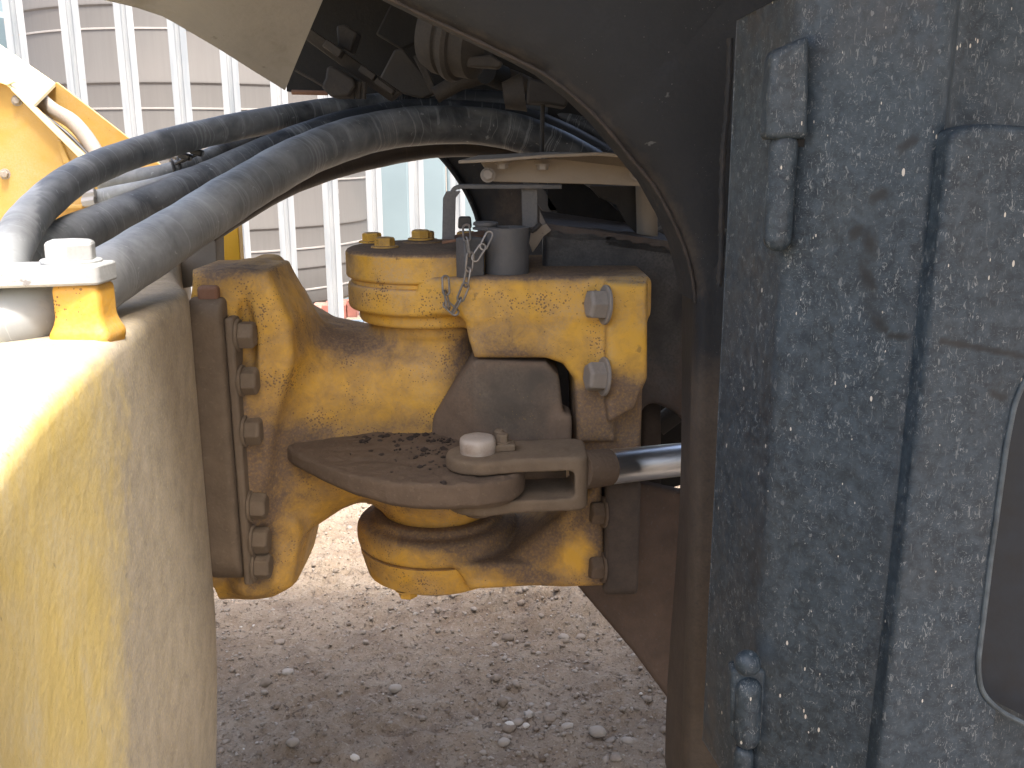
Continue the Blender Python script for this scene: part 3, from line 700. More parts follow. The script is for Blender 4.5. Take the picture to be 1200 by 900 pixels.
    mesh('stop_block', v, f, dirty('sooty_brown_steel', (.085, .07, .055), dust=(.19, .135, .095), film=(.27, .21, .15), filmamt=.4, chip=(.3, .2, .06), chips=.5, rough=.85, grime=.12, bumps=.5), root, smooth='all',
         attrs={'dust': gauss([(530, 500, 35, 60, .8), (600, 540, 60, 30, .6), (600, 425, 60, 10, .5), (657, 500, 20, 40, .7), (590, 470, 30, 30, -.3)])})
    # loose crumbs lying on the lug
    rng = random.Random(3); g = G()
    for k in range(260):
        px, py = rng.gauss(515, 34), rng.gauss(517, 12)
        if k < 14: px, py = rng.gauss(432, 9), rng.gauss(514, 2.5)
        p = PZ(px, py, zl1+.008); s = rng.uniform(.0007, .0022) if rng.random() < .85 else rng.uniform(.0022, .0048)
        if k < 5: s = rng.uniform(.003, .0045)
        z_ = zl1+s*.1+max(0, p.y-1.33)*.1; n0 = 7; vs = [(p.x, p.y, z_+s*rng.uniform(.5, .9))]
        for a in range(n0): rr = s*rng.uniform(.8, 1.7); t = 2*PI*a/n0; vs.append((p.x+rr*math.cos(t), p.y+rr*math.sin(t), z_+s*rng.uniform(-.1, .35)))
        for a in range(n0): rr = s*1.2; t = 2*PI*a/n0; vs.append((p.x+rr*math.cos(t), p.y+rr*math.sin(t), z_-.003))
        g.add(vs, [(0, 1+a, 1+(a+1) % n0) for a in range(n0)]+[(1+a, 1+n0+a, 1+n0+(a+1) % n0, 1+(a+1) % n0) for a in range(n0)])
    o = g.obj('soil_crumbs', simple('dark_soil', (.045, .032, .025), .95, 0, .2, 200, .5), None, smooth=False); tag(o, 'dark crumbs of soil lying on the brown steering lug', 'dirt', kind='stuff')
    return pin, zl1, zl0
PIN, ZL1, ZL0 = casting()

# ============================================================ FRONT YOKE
def yoke():
    root = thing('front_yoke', 'yellow bolted yoke clasping the pivot above and below at the black chassis', 'machine yoke', (PXC+.15, PYC, zz(520, 695, PYC)))
    zr1, zr0 = zz(410, 327, PYC), zz(412, 352, PYC)          # upper ring
    xr = xx(758, 1.42, 400); xf0 = xx(708, 1.39, 400)
    FY = 1.388
    za, zb_, zl = zz(600, 327, FY), zz(600, 421, FY), zz(720, 525, FY)
    prof = pxz([(546, 326), (757, 326), (757, 440), (722, 500), (722, 520), (676, 520), (673, 446), (660, 428), (640, 421), (556, 421), (549, 400), (543, 368)], FY)
    def up(X, Y, Z):
        ring = s_cylz(X, Y, Z, PXC, PYC, .1345, zz(412, 357, PYC), zr1, .008)
        ring2 = s_cylz(X, Y, Z, PXC, PYC, .118, zz(412, 372, PYC), zz(412, 350, PYC), .008)
        a = smax(s_poly(X, Z, prof), mx(FY-Y, Y-1.70), .014)
        plate = smax(s_poly(X, Y, [(PXC-.01, 1.4165), (xx(512, 1.4), 1.408), (xx(548, 1.39), 1.3895), (xr, 1.389), (xr, 1.71), (PXC-.01, 1.683)]), ab(Z-(za+zz(600, 372, FY))/2)-(za-zz(600, 372, FY))/2, .010)
        fl = smax(s_poly(X, Z, pxz([(709, 328), (757, 330), (757, 440), (742, 476), (712, 492), (709, 470)], 1.385)), mx(1.362-Y, Y-1.72), .012)
        leg = s_box(X, Y, Z, (xx(715, FY, 500), 1.50, zz(715, 510, FY)), (.052, .085, .10), .01)
        d = smin(smin(smin(ring, ring2, .006), plate, .004), a, .012)
        d = smin(d, fl, .010); d = smin(d, leg, .01)
        inner = np.sqrt((X-PXC)**2+(Y-PYC)**2)-.098+1e3*mx(Z-zz(412, 358, PYC), 0)
        d = smax(d, -inner, .004)
        rec = [s_cylx(X, Y, Z, xf0-.03, xf0+.002, 1.412, zz(703, py, FY), .031) for py in (356, 441)]
        return d
    def s_cylx(X, Y, Z, x0, x1, cy, cz, r): return smax(np.sqrt((Y-cy)**2+(Z-cz)**2)-r, ab(X-(x0+x1)/2)-(x1-x0)/2, .004)
    v, f = nets(up, (PXC-.15, 1.36, zz(715, 560, FY)), (xr+.01, 1.74, zr1+.045), .0035)
    du = gauss([(720, 485, 60, 40, 1.3), (640, 312, 110, 13, 1.0), (590, 395, 50, 22, .35), (700, 520, 60, 40, 1.2), (412, 340, 12, 30, .3), (600, 415, 60, 10, .4), (600, 320, 90, 9, .6), (600, 370, 100, 60, .08)])
    mesh('upper_arm', v, f, m_cast, root, smooth='all', attrs={'dust': du})
    # cap on top with its own step
    M = Matrix.Translation((PXC, PYC, 0)); g = G(); zc0, zc1 = zr1, zz(407, 289, PYC)
    g.lathe([(.125, zr1-.004), (.129, zr1+.0005), (.129, zr1+.006), (.135, zr1+.009), (.1365, zr1+.012), (.1365, zc1-.006), (.134, zc1-.002), (.130, zc1), (.06, zc1+.0005), (.001, zc1+.0006)], M, 96)
    g.obj('pivot_cap', m_cast, root, angle=25, attrs={'dust': lambda v, px, py: np.where(v[:, 2] > zc1-.002, .75, gauss([(410, 305, 9, 20, .4), (530, 300, 30, 20, .3), (470, 320, 90, 3, .5)])(v, px, py))})
    g = G(); g.lathe([(.034, zc1), (.033, zc1+.003), (.001, zc1+.0032)], Matrix.Translation(PZ(495, 284, zc1).xy.to_3d()), 32); g.obj('boss', m_cast, root, attrs={'dust': lambda v, px, py: .6+0*px})
    me = bolt_data('bolt', .0165, .0135, .022, .003, m_cast)
    for (px, py, k, dz) in ((436, 284, .2, 0), (451, 290, .1, 0), (493, 283, .5, .0034)): place('bolt', me, frame(PZ(px, py, zc1)+Vector((0, 0, dz)), (0, 0, 1), k), root)
    for a in (10, 60, 100): place('bolt', me, frame((PXC+.105*math.cos(math.radians(a)), PYC+.105*math.sin(math.radians(a)), zc1), (0, 0, 1), .3), root)
    g = G(); g.prism([P(636, 432, 1.62), P(722, 432, 1.62), P(722, 640, 1.62), P(636, 640, 1.62)], (0, .03, 0)); g.obj('web_plate', m_post, root, attrs={'dust': lambda v, px, py: .3+0*px})
    # big flange bolts, heads facing the pivot
    mb = bolt_data('flange_bolt', .0225, .024, .029, .004, m_gbolt)
    for (px, py, k) in ((712, 357, .15), (709, 441, .4)):
        place('flange_bolt', mb, frame((xx(710, 1.37, 400)-.001, 1.356+.012, zz(px, py, 1.37)), (-1, -.25, .08), k), root)
    # lower arm
    zL = [zz(500, 622, 1.44), zz(500, 640, 1.42), zz(500, 667, 1.415), zz(500, 700, 1.42)]
    FY2 = 1.41
    def low(X, Y, Z):
        r1 = s_cylz(X, Y, Z, PXC, PYC, .1375, zL[2]-.004, zL[1]+.004, .018); step = s_cylz(X, Y, Z, PXC, PYC, .112, zL[1]-.01, zL[0]-.002, .008)
        hole = np.sqrt((X-PXC)**2+(Y-PYC)**2)-.0885+1e3*mx(zL[1]-.015-Z, 0)
        arm = smax(s_poly(X, Z, pxz([(530, 662), (640, 660), (705, 640), (705, 684), (550, 693)], FY2)), mx(FY2-Y, Y-1.69), .012)
        rib = smax(s_poly(X, Z, pxz([(588, 668), (655, 604), (705, 560), (710, 686), (590, 690)], FY2+.0)), mx(FY2-.012+np.clip((xx(660, FY2, 640)-X)*.4, 0, 1)-Y, Y-1.66), .02)
        web = s_box(X, Y, Z, (xx(700, 1.55, 600), PYC, zz(700, 625, PYC)), (.07, .10, .04), .012)
        d = smin(smin(r1, step, .008), arm, .01); d = smin(d, rib, .007); d = smin(d, web, .02)
        return smax(d, -hole, .004)
    v, f = nets(low, (PXC-.15, 1.37, zL[3]-.03), (xx(716, 1.5, 620), 1.72, zz(705, 560, FY2)+.02), .0035)
    mesh('lower_arm', v, f, m_cast, root, smooth='all', attrs={'dust': gauss([(560, 630, 100, 16, 1.3), (600, 655, 50, 20, .8), (480, 603, 60, 10, .9), (440, 600, 30, 20, .5), (712, 600, 22, 60, .9), (690, 600, 40, 18, .6), (700, 670, 14, 20, .7), (672, 645, 22, 26, -.25), (640, 680, 40, 12, .6), (580, 615, 80, 20, .6), (530, 665, 40, 15, .25)])})
    g = G(); g.lathe([(.10, zL[3]-.012), (.122, zL[3]+.0), (.1325, zL[2]-.014), (.1335, zL[2]-.0045), (.10, zL[2]-.0043)], M, 96)
    g.obj('bottom_cap', m_cast, root, angle=30, attrs={'dust': gauss([(430, 660, 30, 20, .25), (500, 700, 50, 8, .3)])})
    place('bolt', me, frame((PXC-.045, PYC-.085, zL[3]-.004), (0, 0, -1), .2), root)
    # lower flange with bolts
    zf = [zz(728, y, 1.40) for y in (560, 696)]; x0, x1 = xx(708, 1.40, 640), xx(748, 1.40, 640)
    g = G(); g.prism([(x0, y, z) for y, z in rpoly([(1.385, zf[1]), (1.385, zf[0]), (1.70, zf[0]), (1.70, zf[1])], .02)], (x1-x0, 0, 0)); g.obj('lower_flange', m_post, root, bevel=.006, bseg=3, attrs={'dust': lambda v, px, py: .6+0*px})
    mb2 = bolt_data('flange_bolt', .0195, .019, .0245, .004, m_brown)
    for (px, py, k) in ((703, 603, .15), (703, 668, .35)): place('flange_bolt', mb2, frame((x0-.001, 1.388+.012, zz(px, py, 1.39)), (-1, -.2, .05), k), root)
yoke()

# ============================================================ STEERING CYLINDER
def cylinder():
    root = thing('steering_cylinder', 'steering ram with dusty clevis and bright chrome rod below the yoke', 'hydraulic cylinder', (PIN[0], PIN[1], ZL0-.03))
    a = P(688, 550, 1.31); b = P(850, 533, 1.46); ax = (b-a).normalized(); ex = a.x
    zt, zt0, zb1, zb0 = ZL1+.0225, ZL1+.0018, ZL0-.004, ZL0-.024
    def cl(X, Y, Z):
        ang = .10; yo = PIN[1]+(X-PIN[0])*.12
        q = smin(np.sqrt((X-PIN[0])**2+(Y-PIN[1])**2)-.047, smax(smax(ab(Y-yo-.004)-.047, PIN[0]-X, .002), X-ex, .02), .012)
        widen = np.clip((X-PIN[0])/(ex-PIN[0]), 0, 1)
        outer = smax(q, mx(Z-zt, zb0-Z), .010)
        rr = smax(q, ab(Z-(zt+zb0)/2)-(zt-zb0)/2, .008)
        slot = mx(mx(Z-zt0, zb1-Z), X-(ex-.020))
        slot = smax(smax(Z-zt0, zb1-Z, .006), X-(ex-.020), .010)
        return smax(rr, -slot, .004)
    v, f = nets(cl, (PIN[0]-.06, 1.22, zb0-.01), (ex+.02, 1.42, zt+.01), .0022)
    v[:, 2] += (fbm(v[:, 0]*60, v[:, 1]*60, 3, 4)-.5)*.0022
    mesh('clevis', v, f, m_tan, root, smooth='all', attrs={'dust': gauss([(560, 560, 60, 20, .6), (655, 548, 15, 8, -.8), (600, 600, 80, 14, .5)])})
    g = G(); g.sweep([a-ax*.012, a+ax*.0385, a+ax*.040], [.0285, .027, .0225], 40); g.obj('rod_collar', m_brown, root, attrs={'dust': lambda v, px, py: .5+0*px})
    g = G(); g.sweep([a+ax*.0, b], .0268*.96, 64); g.obj('rod', m_chrome, root, angle=60)
    g = G(); g.sweep([b-ax*.022, b+ax*.25], .045, 48); g.obj('barrel', m_bay, root)
    # pin with faceted worn head and keeper bolt
    pz = zt; c = Vector((PIN[0]-.001, PIN[1], pz))
    g = G(); n = 24
    def hr(k, r): a_ = 2*PI*k/n; return r*(1-.045*abs(math.cos(3*a_)))
    vs = []
    for r, z in ((.0262, .0), (.0268, .006), (.0272, .015), (.0262, .0195), (.0225, .0222), (.014, .023)):
        vs += [(c.x+hr(k, r)*math.cos(2*PI*k/n), c.y+hr(k, r)*math.sin(2*PI*k/n), c.z+z) for k in range(n)]
    g.add(vs, [(i*n+k, i*n+(k+1) % n, (i+1)*n+(k+1) % n, (i+1)*n+k) for i in range(5) for k in range(n)]+[[5*n+k for k in range(n)]])
    g.obj('pin', dirty('pale_worn_pin_head', (.40, .35, .30), dust=(.24, .16, .11), film=(.48, .43, .38), filmamt=.5, chips=.5, rough=.45, scale=1.5), root, smooth='all', attrs={'dust': gauss([(545, 528, 12, 8, .4), (575, 530, 10, 8, .4)])})
    g = G(); g.lathe([(.02, zb0-.012), (.02, zt)], Matrix.Translation((c.x, c.y, 0)), 24); g.obj('pin_shank', m_brown, root)
    k0 = c+Vector((.038, .008, 0)); g = G(); g.prism([(k0.x-.02+u, k0.y-.012+w_, pz) for u, w_ in rpoly([(0, 0), (.036, .004), (.034, .03), (.004, .032)], .004)], (0, 0, .010)); g.obj('keeper_plate', m_tan, root, bevel=.002)
    me = bolt_data('bolt', .0095, .011, .012, .002, m_tan); place('bolt', me, frame(k0+Vector((-.003, .003, .010)), (0, 0, 1), .2), root)
    g = G(); g.lathe([(.006, 0), (.008, .004), (.0078, .012), (.005, .015)], Matrix.Translation(k0+Vector((-.008, .022, .009))), 20); g.obj('grease_nipple', m_tan, root)
cylinder()

# ============================================================ CHASSIS, POST, FENDERS, BAY
def chassis():
    root = thing('tractor_chassis', 'black chassis plate with brown dust behind the yellow yoke', 'machine chassis', tuple(P(760, 700, 1.60)))
    Yc = 1.52
    def cd(v, px, py): return np.clip((py-400)/140, -.1, .85)*.9+.25*np.exp(-((py-265)/10)**2)+.25*np.exp(-((px-805)/14)**2)+.15*np.exp(-((px-735)/60)**2-((py-330)/50)**2)
    def plate(name, pts, Y, t, mat=m_dark, r=.01):
        q = rpoly(pxz(pts, Y), r)
        xs = [p[0] for p in q]; zs = [p[1] for p in q]
        fn = lambda X, Y_, Z: smax(s_poly(X, Z, q), ab(Y_-Y-t/2)-t/2, .005)
        v, f = nets(fn, (min(xs), Y, min(zs)), (max(xs), Y+t, max(zs)), .005); return mesh(name, v, f, mat, root, smooth='all', attrs={'dust': cd})
    plate('side_plate', [(636, 263), (700, 268), (790, 284), (812, 330), (830, 500), (806, 500), (792, 484), (765, 472), (752, 480), (750, 520), (636, 525)], Yc, .03)
    plate('lower_plate', [(664, 560), (755, 568), (800, 578), (830, 574), (830, 900), (818, 868), (742, 765), (668, 678)], Yc, .03)
    plate('rear_rib', [(752, 470), (775, 470), (775, 600), (752, 600)], Yc+.06, .05, m_post)
    g = G(); a, b = P(640, 262, Yc), P(795, 284, Yc); g.add([a, b, b+Vector((0, .35, 0)), a+Vector((0, .35, 0))]+[p-Vector((0, 0, .02)) for p in (a, b, b+Vector((0, .35, 0)), a+Vector((0, .35, 0)))], [(0, 1, 2, 3), (7, 6, 5, 4), (0, 4, 5, 1), (1, 5, 6, 2), (2, 6, 7, 3), (3, 7, 4, 0)])
    g.obj('top_flange', m_dark, root, attrs={'dust': lambda v, px, py: .4+0*px})
    # leaning spot of crossmember seen through the window above the rod
    g = G(); g.sweep([P(770, 500, 1.75), P(800, 478, 1.75), P(830, 470, 1.75)], .02, 12); g.obj('hydraulic_pipe', m_bayd, root)
    g = G(); g.prism([P(742, 440, 1.9), P(840, 440, 1.9), P(840, 556, 1.9), P(742, 585, 1.9)], (0, .02, 0)); g.obj('cross_plate', m_bay, root)
    # door post
    pr = thing('door_post', 'brown dusty upright post beside the black engine door', 'post', tuple(P(820, 880, 1.2)))
    zt, zb = zz(825, 300, 1.16), zz(812, 960, 1.16)
    xa, xb, xc = xx(807, 1.2, 600), xx(818, 1.16, 600), xx(848, 1.16, 600)
    pl = rpoly([(xa, 1.30), (xa, 1.20), (xb, 1.165), (xc, 1.16), (xc, 1.30)], .012)
    g = G(); zs = np.linspace(zb, zt, 50); m = len(pl)
    g.add([(x+(.004*math.sin(z*9)), y, z) for z in zs for x, y in pl], [(i*m+k, i*m+(k+1) % m, (i+1)*m+(k+1) % m, (i+1)*m+k) for i in range(len(zs)-1) for k in range(m)]+[[k for k in range(m)][::-1], [(len(zs)-1)*m+k for k in range(m)]])
    g.obj('post_body', m_post, pr, attrs={'dust': lambda v, px, py: np.clip((py-430)/180, -.9, .75)})
chassis()
ARCH = [(452, -6), (505, 20), (560, 46), (612, 71), (640, 86), (675, 113), (705, 142), (738, 182), (765, 215), (787, 255), (802, 290), (811, 325), (814, 352)]
def fender():
    root = thing('near_fender', 'black dusty fender with brown-edged arch cutting across the top', 'fender', tuple(P(700, 100, 1.12)))
    Yf = 1.13; arch = [tuple(p) for p in spline(ARCH+[(813, 410), (811, 500), (809, 600), (806, 700), (803, 800), (798, 930)], 5)]
    # surface as rows from the arch edge up to the door, gently bowed
    n = len(arch); V_ = []; m = 26
    for (x, y) in arch:
        ex, ey = (1010, -150) if y < 150 else ((960, -150+(y-150)*1.95) if y < 352 else (880, y-108+108*min(1, (y-352)/120)))
        for j in range(m):
            t = j/(m-1); px, py = x+(ex-x)*t, y+(ey-y)*t
            bow = .035*math.exp(-(t*9)) + .012*math.sin(t*5)
            V_.append(tuple(P(px, py, Yf-.0+bow)))
    fs = grid_faces(n, m)
    V_ = [Vector(p) for p in V_]; k = len(V_); V2 = [p+Vector((0, .012, 0)) for p in V_]
    fs2 = [tuple(i+k for i in f[::-1]) for f in fs]; edge = [(i*m, i*m+k, (i+1)*m+k, (i+1)*m) for i in range(n-1)]
    g = G(); g.add(V_+V2, fs+fs2+edge)
    def fd(v, px, py):
        d = np.min([np.hypot(px-a, py-b) for a, b in arch], axis=0); return .55*np.exp(-(d/13)**2)*(py < 350)+.9*np.clip((py-400)/70, 0, 1)+.10*np.exp(-((px-800)/80)**2)*(py > 200)-.12
    g.obj('panel', m_fend, root, attrs={'dust': fd}, angle=60)
    g = G(); rr = spline([(*P(x+1, y+3, Yf+.03), ) for x, y in ARCH], 6); rad = [.0022+.0004*math.sin(i*1.7) for i in range(len(rr))]
    g.sweep([Vector(p) for p in rr], rad, 10); g.obj('rolled_edge', m_post, root, attrs={'dust': lambda v, px, py: .35+0*px})
    g = G()                                                  # inner return flange
    a = [P(x, y, Yf+.035) for x, y in ARCH]; b = [p+Vector((-.012, .05, .002)) for p in a]; c = [p+Vector((.004, 0, .004)) for p in a]; d = [p+Vector((.004, 0, .004)) for p in b]
    nn = len(a); g.add(a+b+d+c, [(i, i+1, nn+i+1, nn+i) for i in range(nn-1)]+[(nn+i, nn+i+1, 2*nn+i+1, 2*nn+i) for i in range(nn-1)]+[(2*nn+i, 2*nn+i+1, 3*nn+i+1, 3*nn+i) for i in range(nn-1)])
    g.obj('return_flange', m_fend, root, attrs={'dust': lambda v, px, py: .12+0*px})
    # ragged rubber seal along the door
    g = G(); rng = random.Random(5); pts = []
    for k in range(60):
        t = k/59; px = 858-13*t+1.5*math.sin(t*9); py = 45+290*t; pts.append(P(px-3, py, 1.02)+Vector((rng.uniform(-.0006, .0006), 0, 0)))
    g.sweep(pts, [.0028+.0008*rng.random() for _ in pts], 8); tag(g.obj('door_seal', m_fend, None, attrs={'dust': lambda v, px, py: .1+.0*px}), 'ragged rubber seal strip between the fender and the engine door', 'seal')
fender()
def far_fender():
    Yf = 2.25; edge = spline([(492, 160), (517, 184), (536, 208), (551, 234), (561, 262), (568, 310)], 6)
    root = thing('far_fender', 'black curved far-side fender seen behind the grey bracket', 'fender', tuple(P(600, 300, Yf)))
    n = len(edge); m = 12; V_ = []
    for (x, y) in edge:
        for j in range(m):
            t = j/(m-1); V_.append(P(x+(668-x)*t, y+(135+(y-160)*1.15-y)*t, Yf-.12*t))
    g = G(); k = len(V_); fs = grid_faces(n, m); g.add(V_+[p+Vector((0, .01, 0)) for p in V_], fs+[tuple(i+k for i in f[::-1]) for f in fs]+[(i*m, i*m+k, (i+1)*m+k, (i+1)*m) for i in range(n-1)])
    g.obj('panel', m_fend, root, angle=60, attrs={'dust': gauss([(600, 235, 18, 45, .6), (640, 250, 30, 14, .4)])})
    g = G(); g.sweep([P(x, y, Yf-.008) for x, y in edge], .006, 8); g.obj('rolled_edge', m_fend, root)
    g = G(); g.prism([P(598, 192, 1.98), P(612, 192, 1.98), P(640, 225, 1.98), P(668, 268, 1.98), P(650, 268, 1.98), P(622, 228, 1.98)], (0, .03, 0)); g.obj('stay', m_grey, root, bevel=.002)
far_fender()
def bay():
    root = thing('engine_bay_lining', 'black shadowed engine bay walls above the hoses', 'engine bay', tuple(P(600, 150, 2.3)))
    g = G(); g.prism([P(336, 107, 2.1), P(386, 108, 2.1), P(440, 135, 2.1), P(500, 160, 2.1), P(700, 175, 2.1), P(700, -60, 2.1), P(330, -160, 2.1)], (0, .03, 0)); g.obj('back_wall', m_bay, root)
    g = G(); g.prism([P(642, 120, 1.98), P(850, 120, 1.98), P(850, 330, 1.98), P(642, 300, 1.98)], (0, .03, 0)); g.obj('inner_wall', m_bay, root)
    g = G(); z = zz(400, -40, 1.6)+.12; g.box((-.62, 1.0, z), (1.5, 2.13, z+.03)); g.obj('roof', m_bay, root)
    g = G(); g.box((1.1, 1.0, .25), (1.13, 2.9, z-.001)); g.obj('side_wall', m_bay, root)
    g = G(); g.sweep([P(342, 108, 2.06), P(384, 109, 2.06)], .005, 8); g.obj('rusty_lower_edge', m_rust, root)
    # slanting beam with clips on the left
    g = G(); A, B = [P(352, 42, 1.7), P(362, 32, 1.7), P(470, 108, 1.75), P(456, 118, 1.75)], (0, .04, 0); g.prism(A, B); o = g.obj('slanting_beam', m_bayd, root, bevel=.002)
    for (x, y, w_, h_) in ((392, 58, 20, 12), (432, 86, 18, 10), (452, 102, 22, 8)):
        g = G(); p = P(x, y, 1.69); M = Matrix.Translation(p)@Matrix.Rotation(math.radians(35), 4, 'Y'); g.box((-w_*.0008, -.02, -h_*.0006), (w_*.0008, .012, h_*.0006), M); g.obj('clip', m_bayd, o, bevel=.002)
    def lump(name, pts, Y, t, mat, par=root, bev=.004): 
        g = G(); g.prism([P(x, y, Y+(q[0] if q else 0)) for x, y, *q in pts], (0, t, 0)); return g.obj(name, mat, par, bevel=bev)
    lump('bracket', [(394, 30), (404, 28), (419, 38), (411, 62), (396, 54)], 1.74, .05, m_bayd)
    lump('cup', [(383, 78), (390, 77), (414, 92), (417, 101), (408, 113), (388, 114), (376, 102), (381, 92)], 1.66, .07, m_bayd)
    g = G(); g.sweep([P(346, 82, 1.6), P(378, 100, 1.6)], .0025, 8); g.obj('thin_wire', m_bayd, root)
    for x in (414, 421, 427): 
        g = G(); g.sweep([P(x, 96, 1.68), P(x-1, 116, 1.68)], .0045, 8); g.obj('stub_pipe', m_bayd, root)
    for a in ([(460, 0), (520, -10), (548, 10), (505, 42), (470, 58), (440, 40)], ):
        lump('heat_shield', a, 1.98, .02, m_bay)
    lump('folded_shield', [(462, 58), (472, 56), (512, 108), (495, 116), (440, 100)], 1.9, .03, dirty('dim_olive_shield', (.05, .045, .038), dust=(.08, .07, .055), film=(.08, .07, .06), filmamt=.4, chips=0, rough=.8))
    lump('strut', [(484, 66), (492, 62), (513, 108), (505, 110)], 1.72, .02, m_bayd, bev=.002)
    g = G(); g.sweep([Vector(p) for p in spline([tuple(P(510, 112, 1.7)), tuple(P(540, 96, 1.7)), tuple(P(575, 88, 1.7)), tuple(P(600, 92, 1.7)), tuple(P(640, 110, 1.75))], 6)], .014, 14); g.obj('coolant_pipe', m_bayd, root)
    g = G(); g.sweep([P(570, 84, 1.66), P(590, 92, 1.7)], .02, 16); g.obj('pipe_sleeve', m_bay, root)
    # round filter housing hanging down
    f = thing('filter_housing', 'dusty round filter housing hanging under the fender edge', 'filter', tuple(P(530, 88, 1.5)))
    c = P(527, 40, 1.55); M = frame(c, (.85, -.35, -.25))
    g = G(); g.lathe([(.03, -.035), (.055, -.03), (.062, -.012), (.062, .0), (.058, .003), (.058, .008), (.066, .011), (.068, .02), (.064, .026), (.058, .028), (.056, .05), (.04, .058), (.02, .07)], M, 40); g.obj('housing', m_bayd, f, angle=30)
    g = G(); g.prism([P(548, 66, 1.5), P(576, 64, 1.5), P(590, 74, 1.5), P(584, 80, 1.5), P(556, 78, 1.5), P(546, 78, 1.5)], (0, .03, 0)); g.obj('mount_ear', m_bayd, f, bevel=.003)
    b = thing('bay_box', 'rusty brown box tucked beneath the arch of the fender', 'box', tuple(P(640, 125, 1.5)))
    g = G(); g.prism([P(619, 90, 1.5), P(640, 96, 1.5), P(667, 112, 1.5), P(664, 126, 1.5), P(636, 121, 1.5), P(617, 120, 1.5)], (0, .08, 0)); g.obj('box_body', m_post, b, bevel=.004)
    g = G(); g.sweep([P(614, 108, 1.56), P(590, 112, 1.56)], [.03, .02], 24); g.obj('round_end', m_bayd, b)
    g = G(); g.sweep([P(636, 121, 1.53), P(635, 181, 1.53)], .0035, 10); g.obj('hanging_rod', m_bayd, b)
bay()
def shelf():
    root = thing('support_bracket', 'cream dusty angle bracket bolted under the black fender arch', 'bracket', tuple(P(660, 215, 1.45)))
    g = G(); g.prism([P(537, 188, 1.40), P(580, 186, 1.40), P(640, 181, 1.39), P(700, 178, 1.38), P(726, 180, 1.38), P(766, 196, 1.40), P(760, 192, 1.52), P(730, 178, 1.52), P(640, 178, 1.52), P(560, 182, 1.52)], (0, 0, -.0045)); g.obj('top_plate', m_shelf, root, bevel=.001, attrs={'dust': lambda v, px, py: .1+0*px})
    g = G(); g.prism([P(563, 190, 1.46), P(640, 186, 1.45), P(726, 184, 1.44), P(755, 186, 1.44), P(766, 219, 1.44), P(700, 216, 1.44), P(578, 213, 1.46)], (0, .006, 0)); g.obj('web', m_shelf, root, bevel=.0015)
    me = bolt_data('bolt', .0085, .007, .011, .002, m_gbolt)
    for (x, y) in ((572, 205), (745, 203)): place('bolt', me, frame(P(x, y, 1.45)-Vector((0, .012, 0)), (0, -1, .1), .3), root)
    for (x, y) in ((589, 190), (636, 191)): place('bolt', me, frame(P(x, y, 1.43)+Vector((0, 0, -.001)), (0, 0, -1), .1), root)
    g = G(); g.sweep([P(757, 212, 1.60), P(759, 300, 1.60)], .0175, 24); tag(g.obj('support_tube', m_shelf, None), 'short upright dusty tube under the right end of the cream bracket', 'tube')
    g = G(); g.prism([P(690, 218, 1.6), P(745, 218, 1.6), P(748, 276, 1.6), P(735, 262, 1.6), P(722, 240, 1.6), P(703, 232, 1.6)], (0, .02, 0)); tag(g.obj('inner_plate', m_post, None), 'brown curved plate in the dark behind the upright dusty tube', 'plate')
shelf()

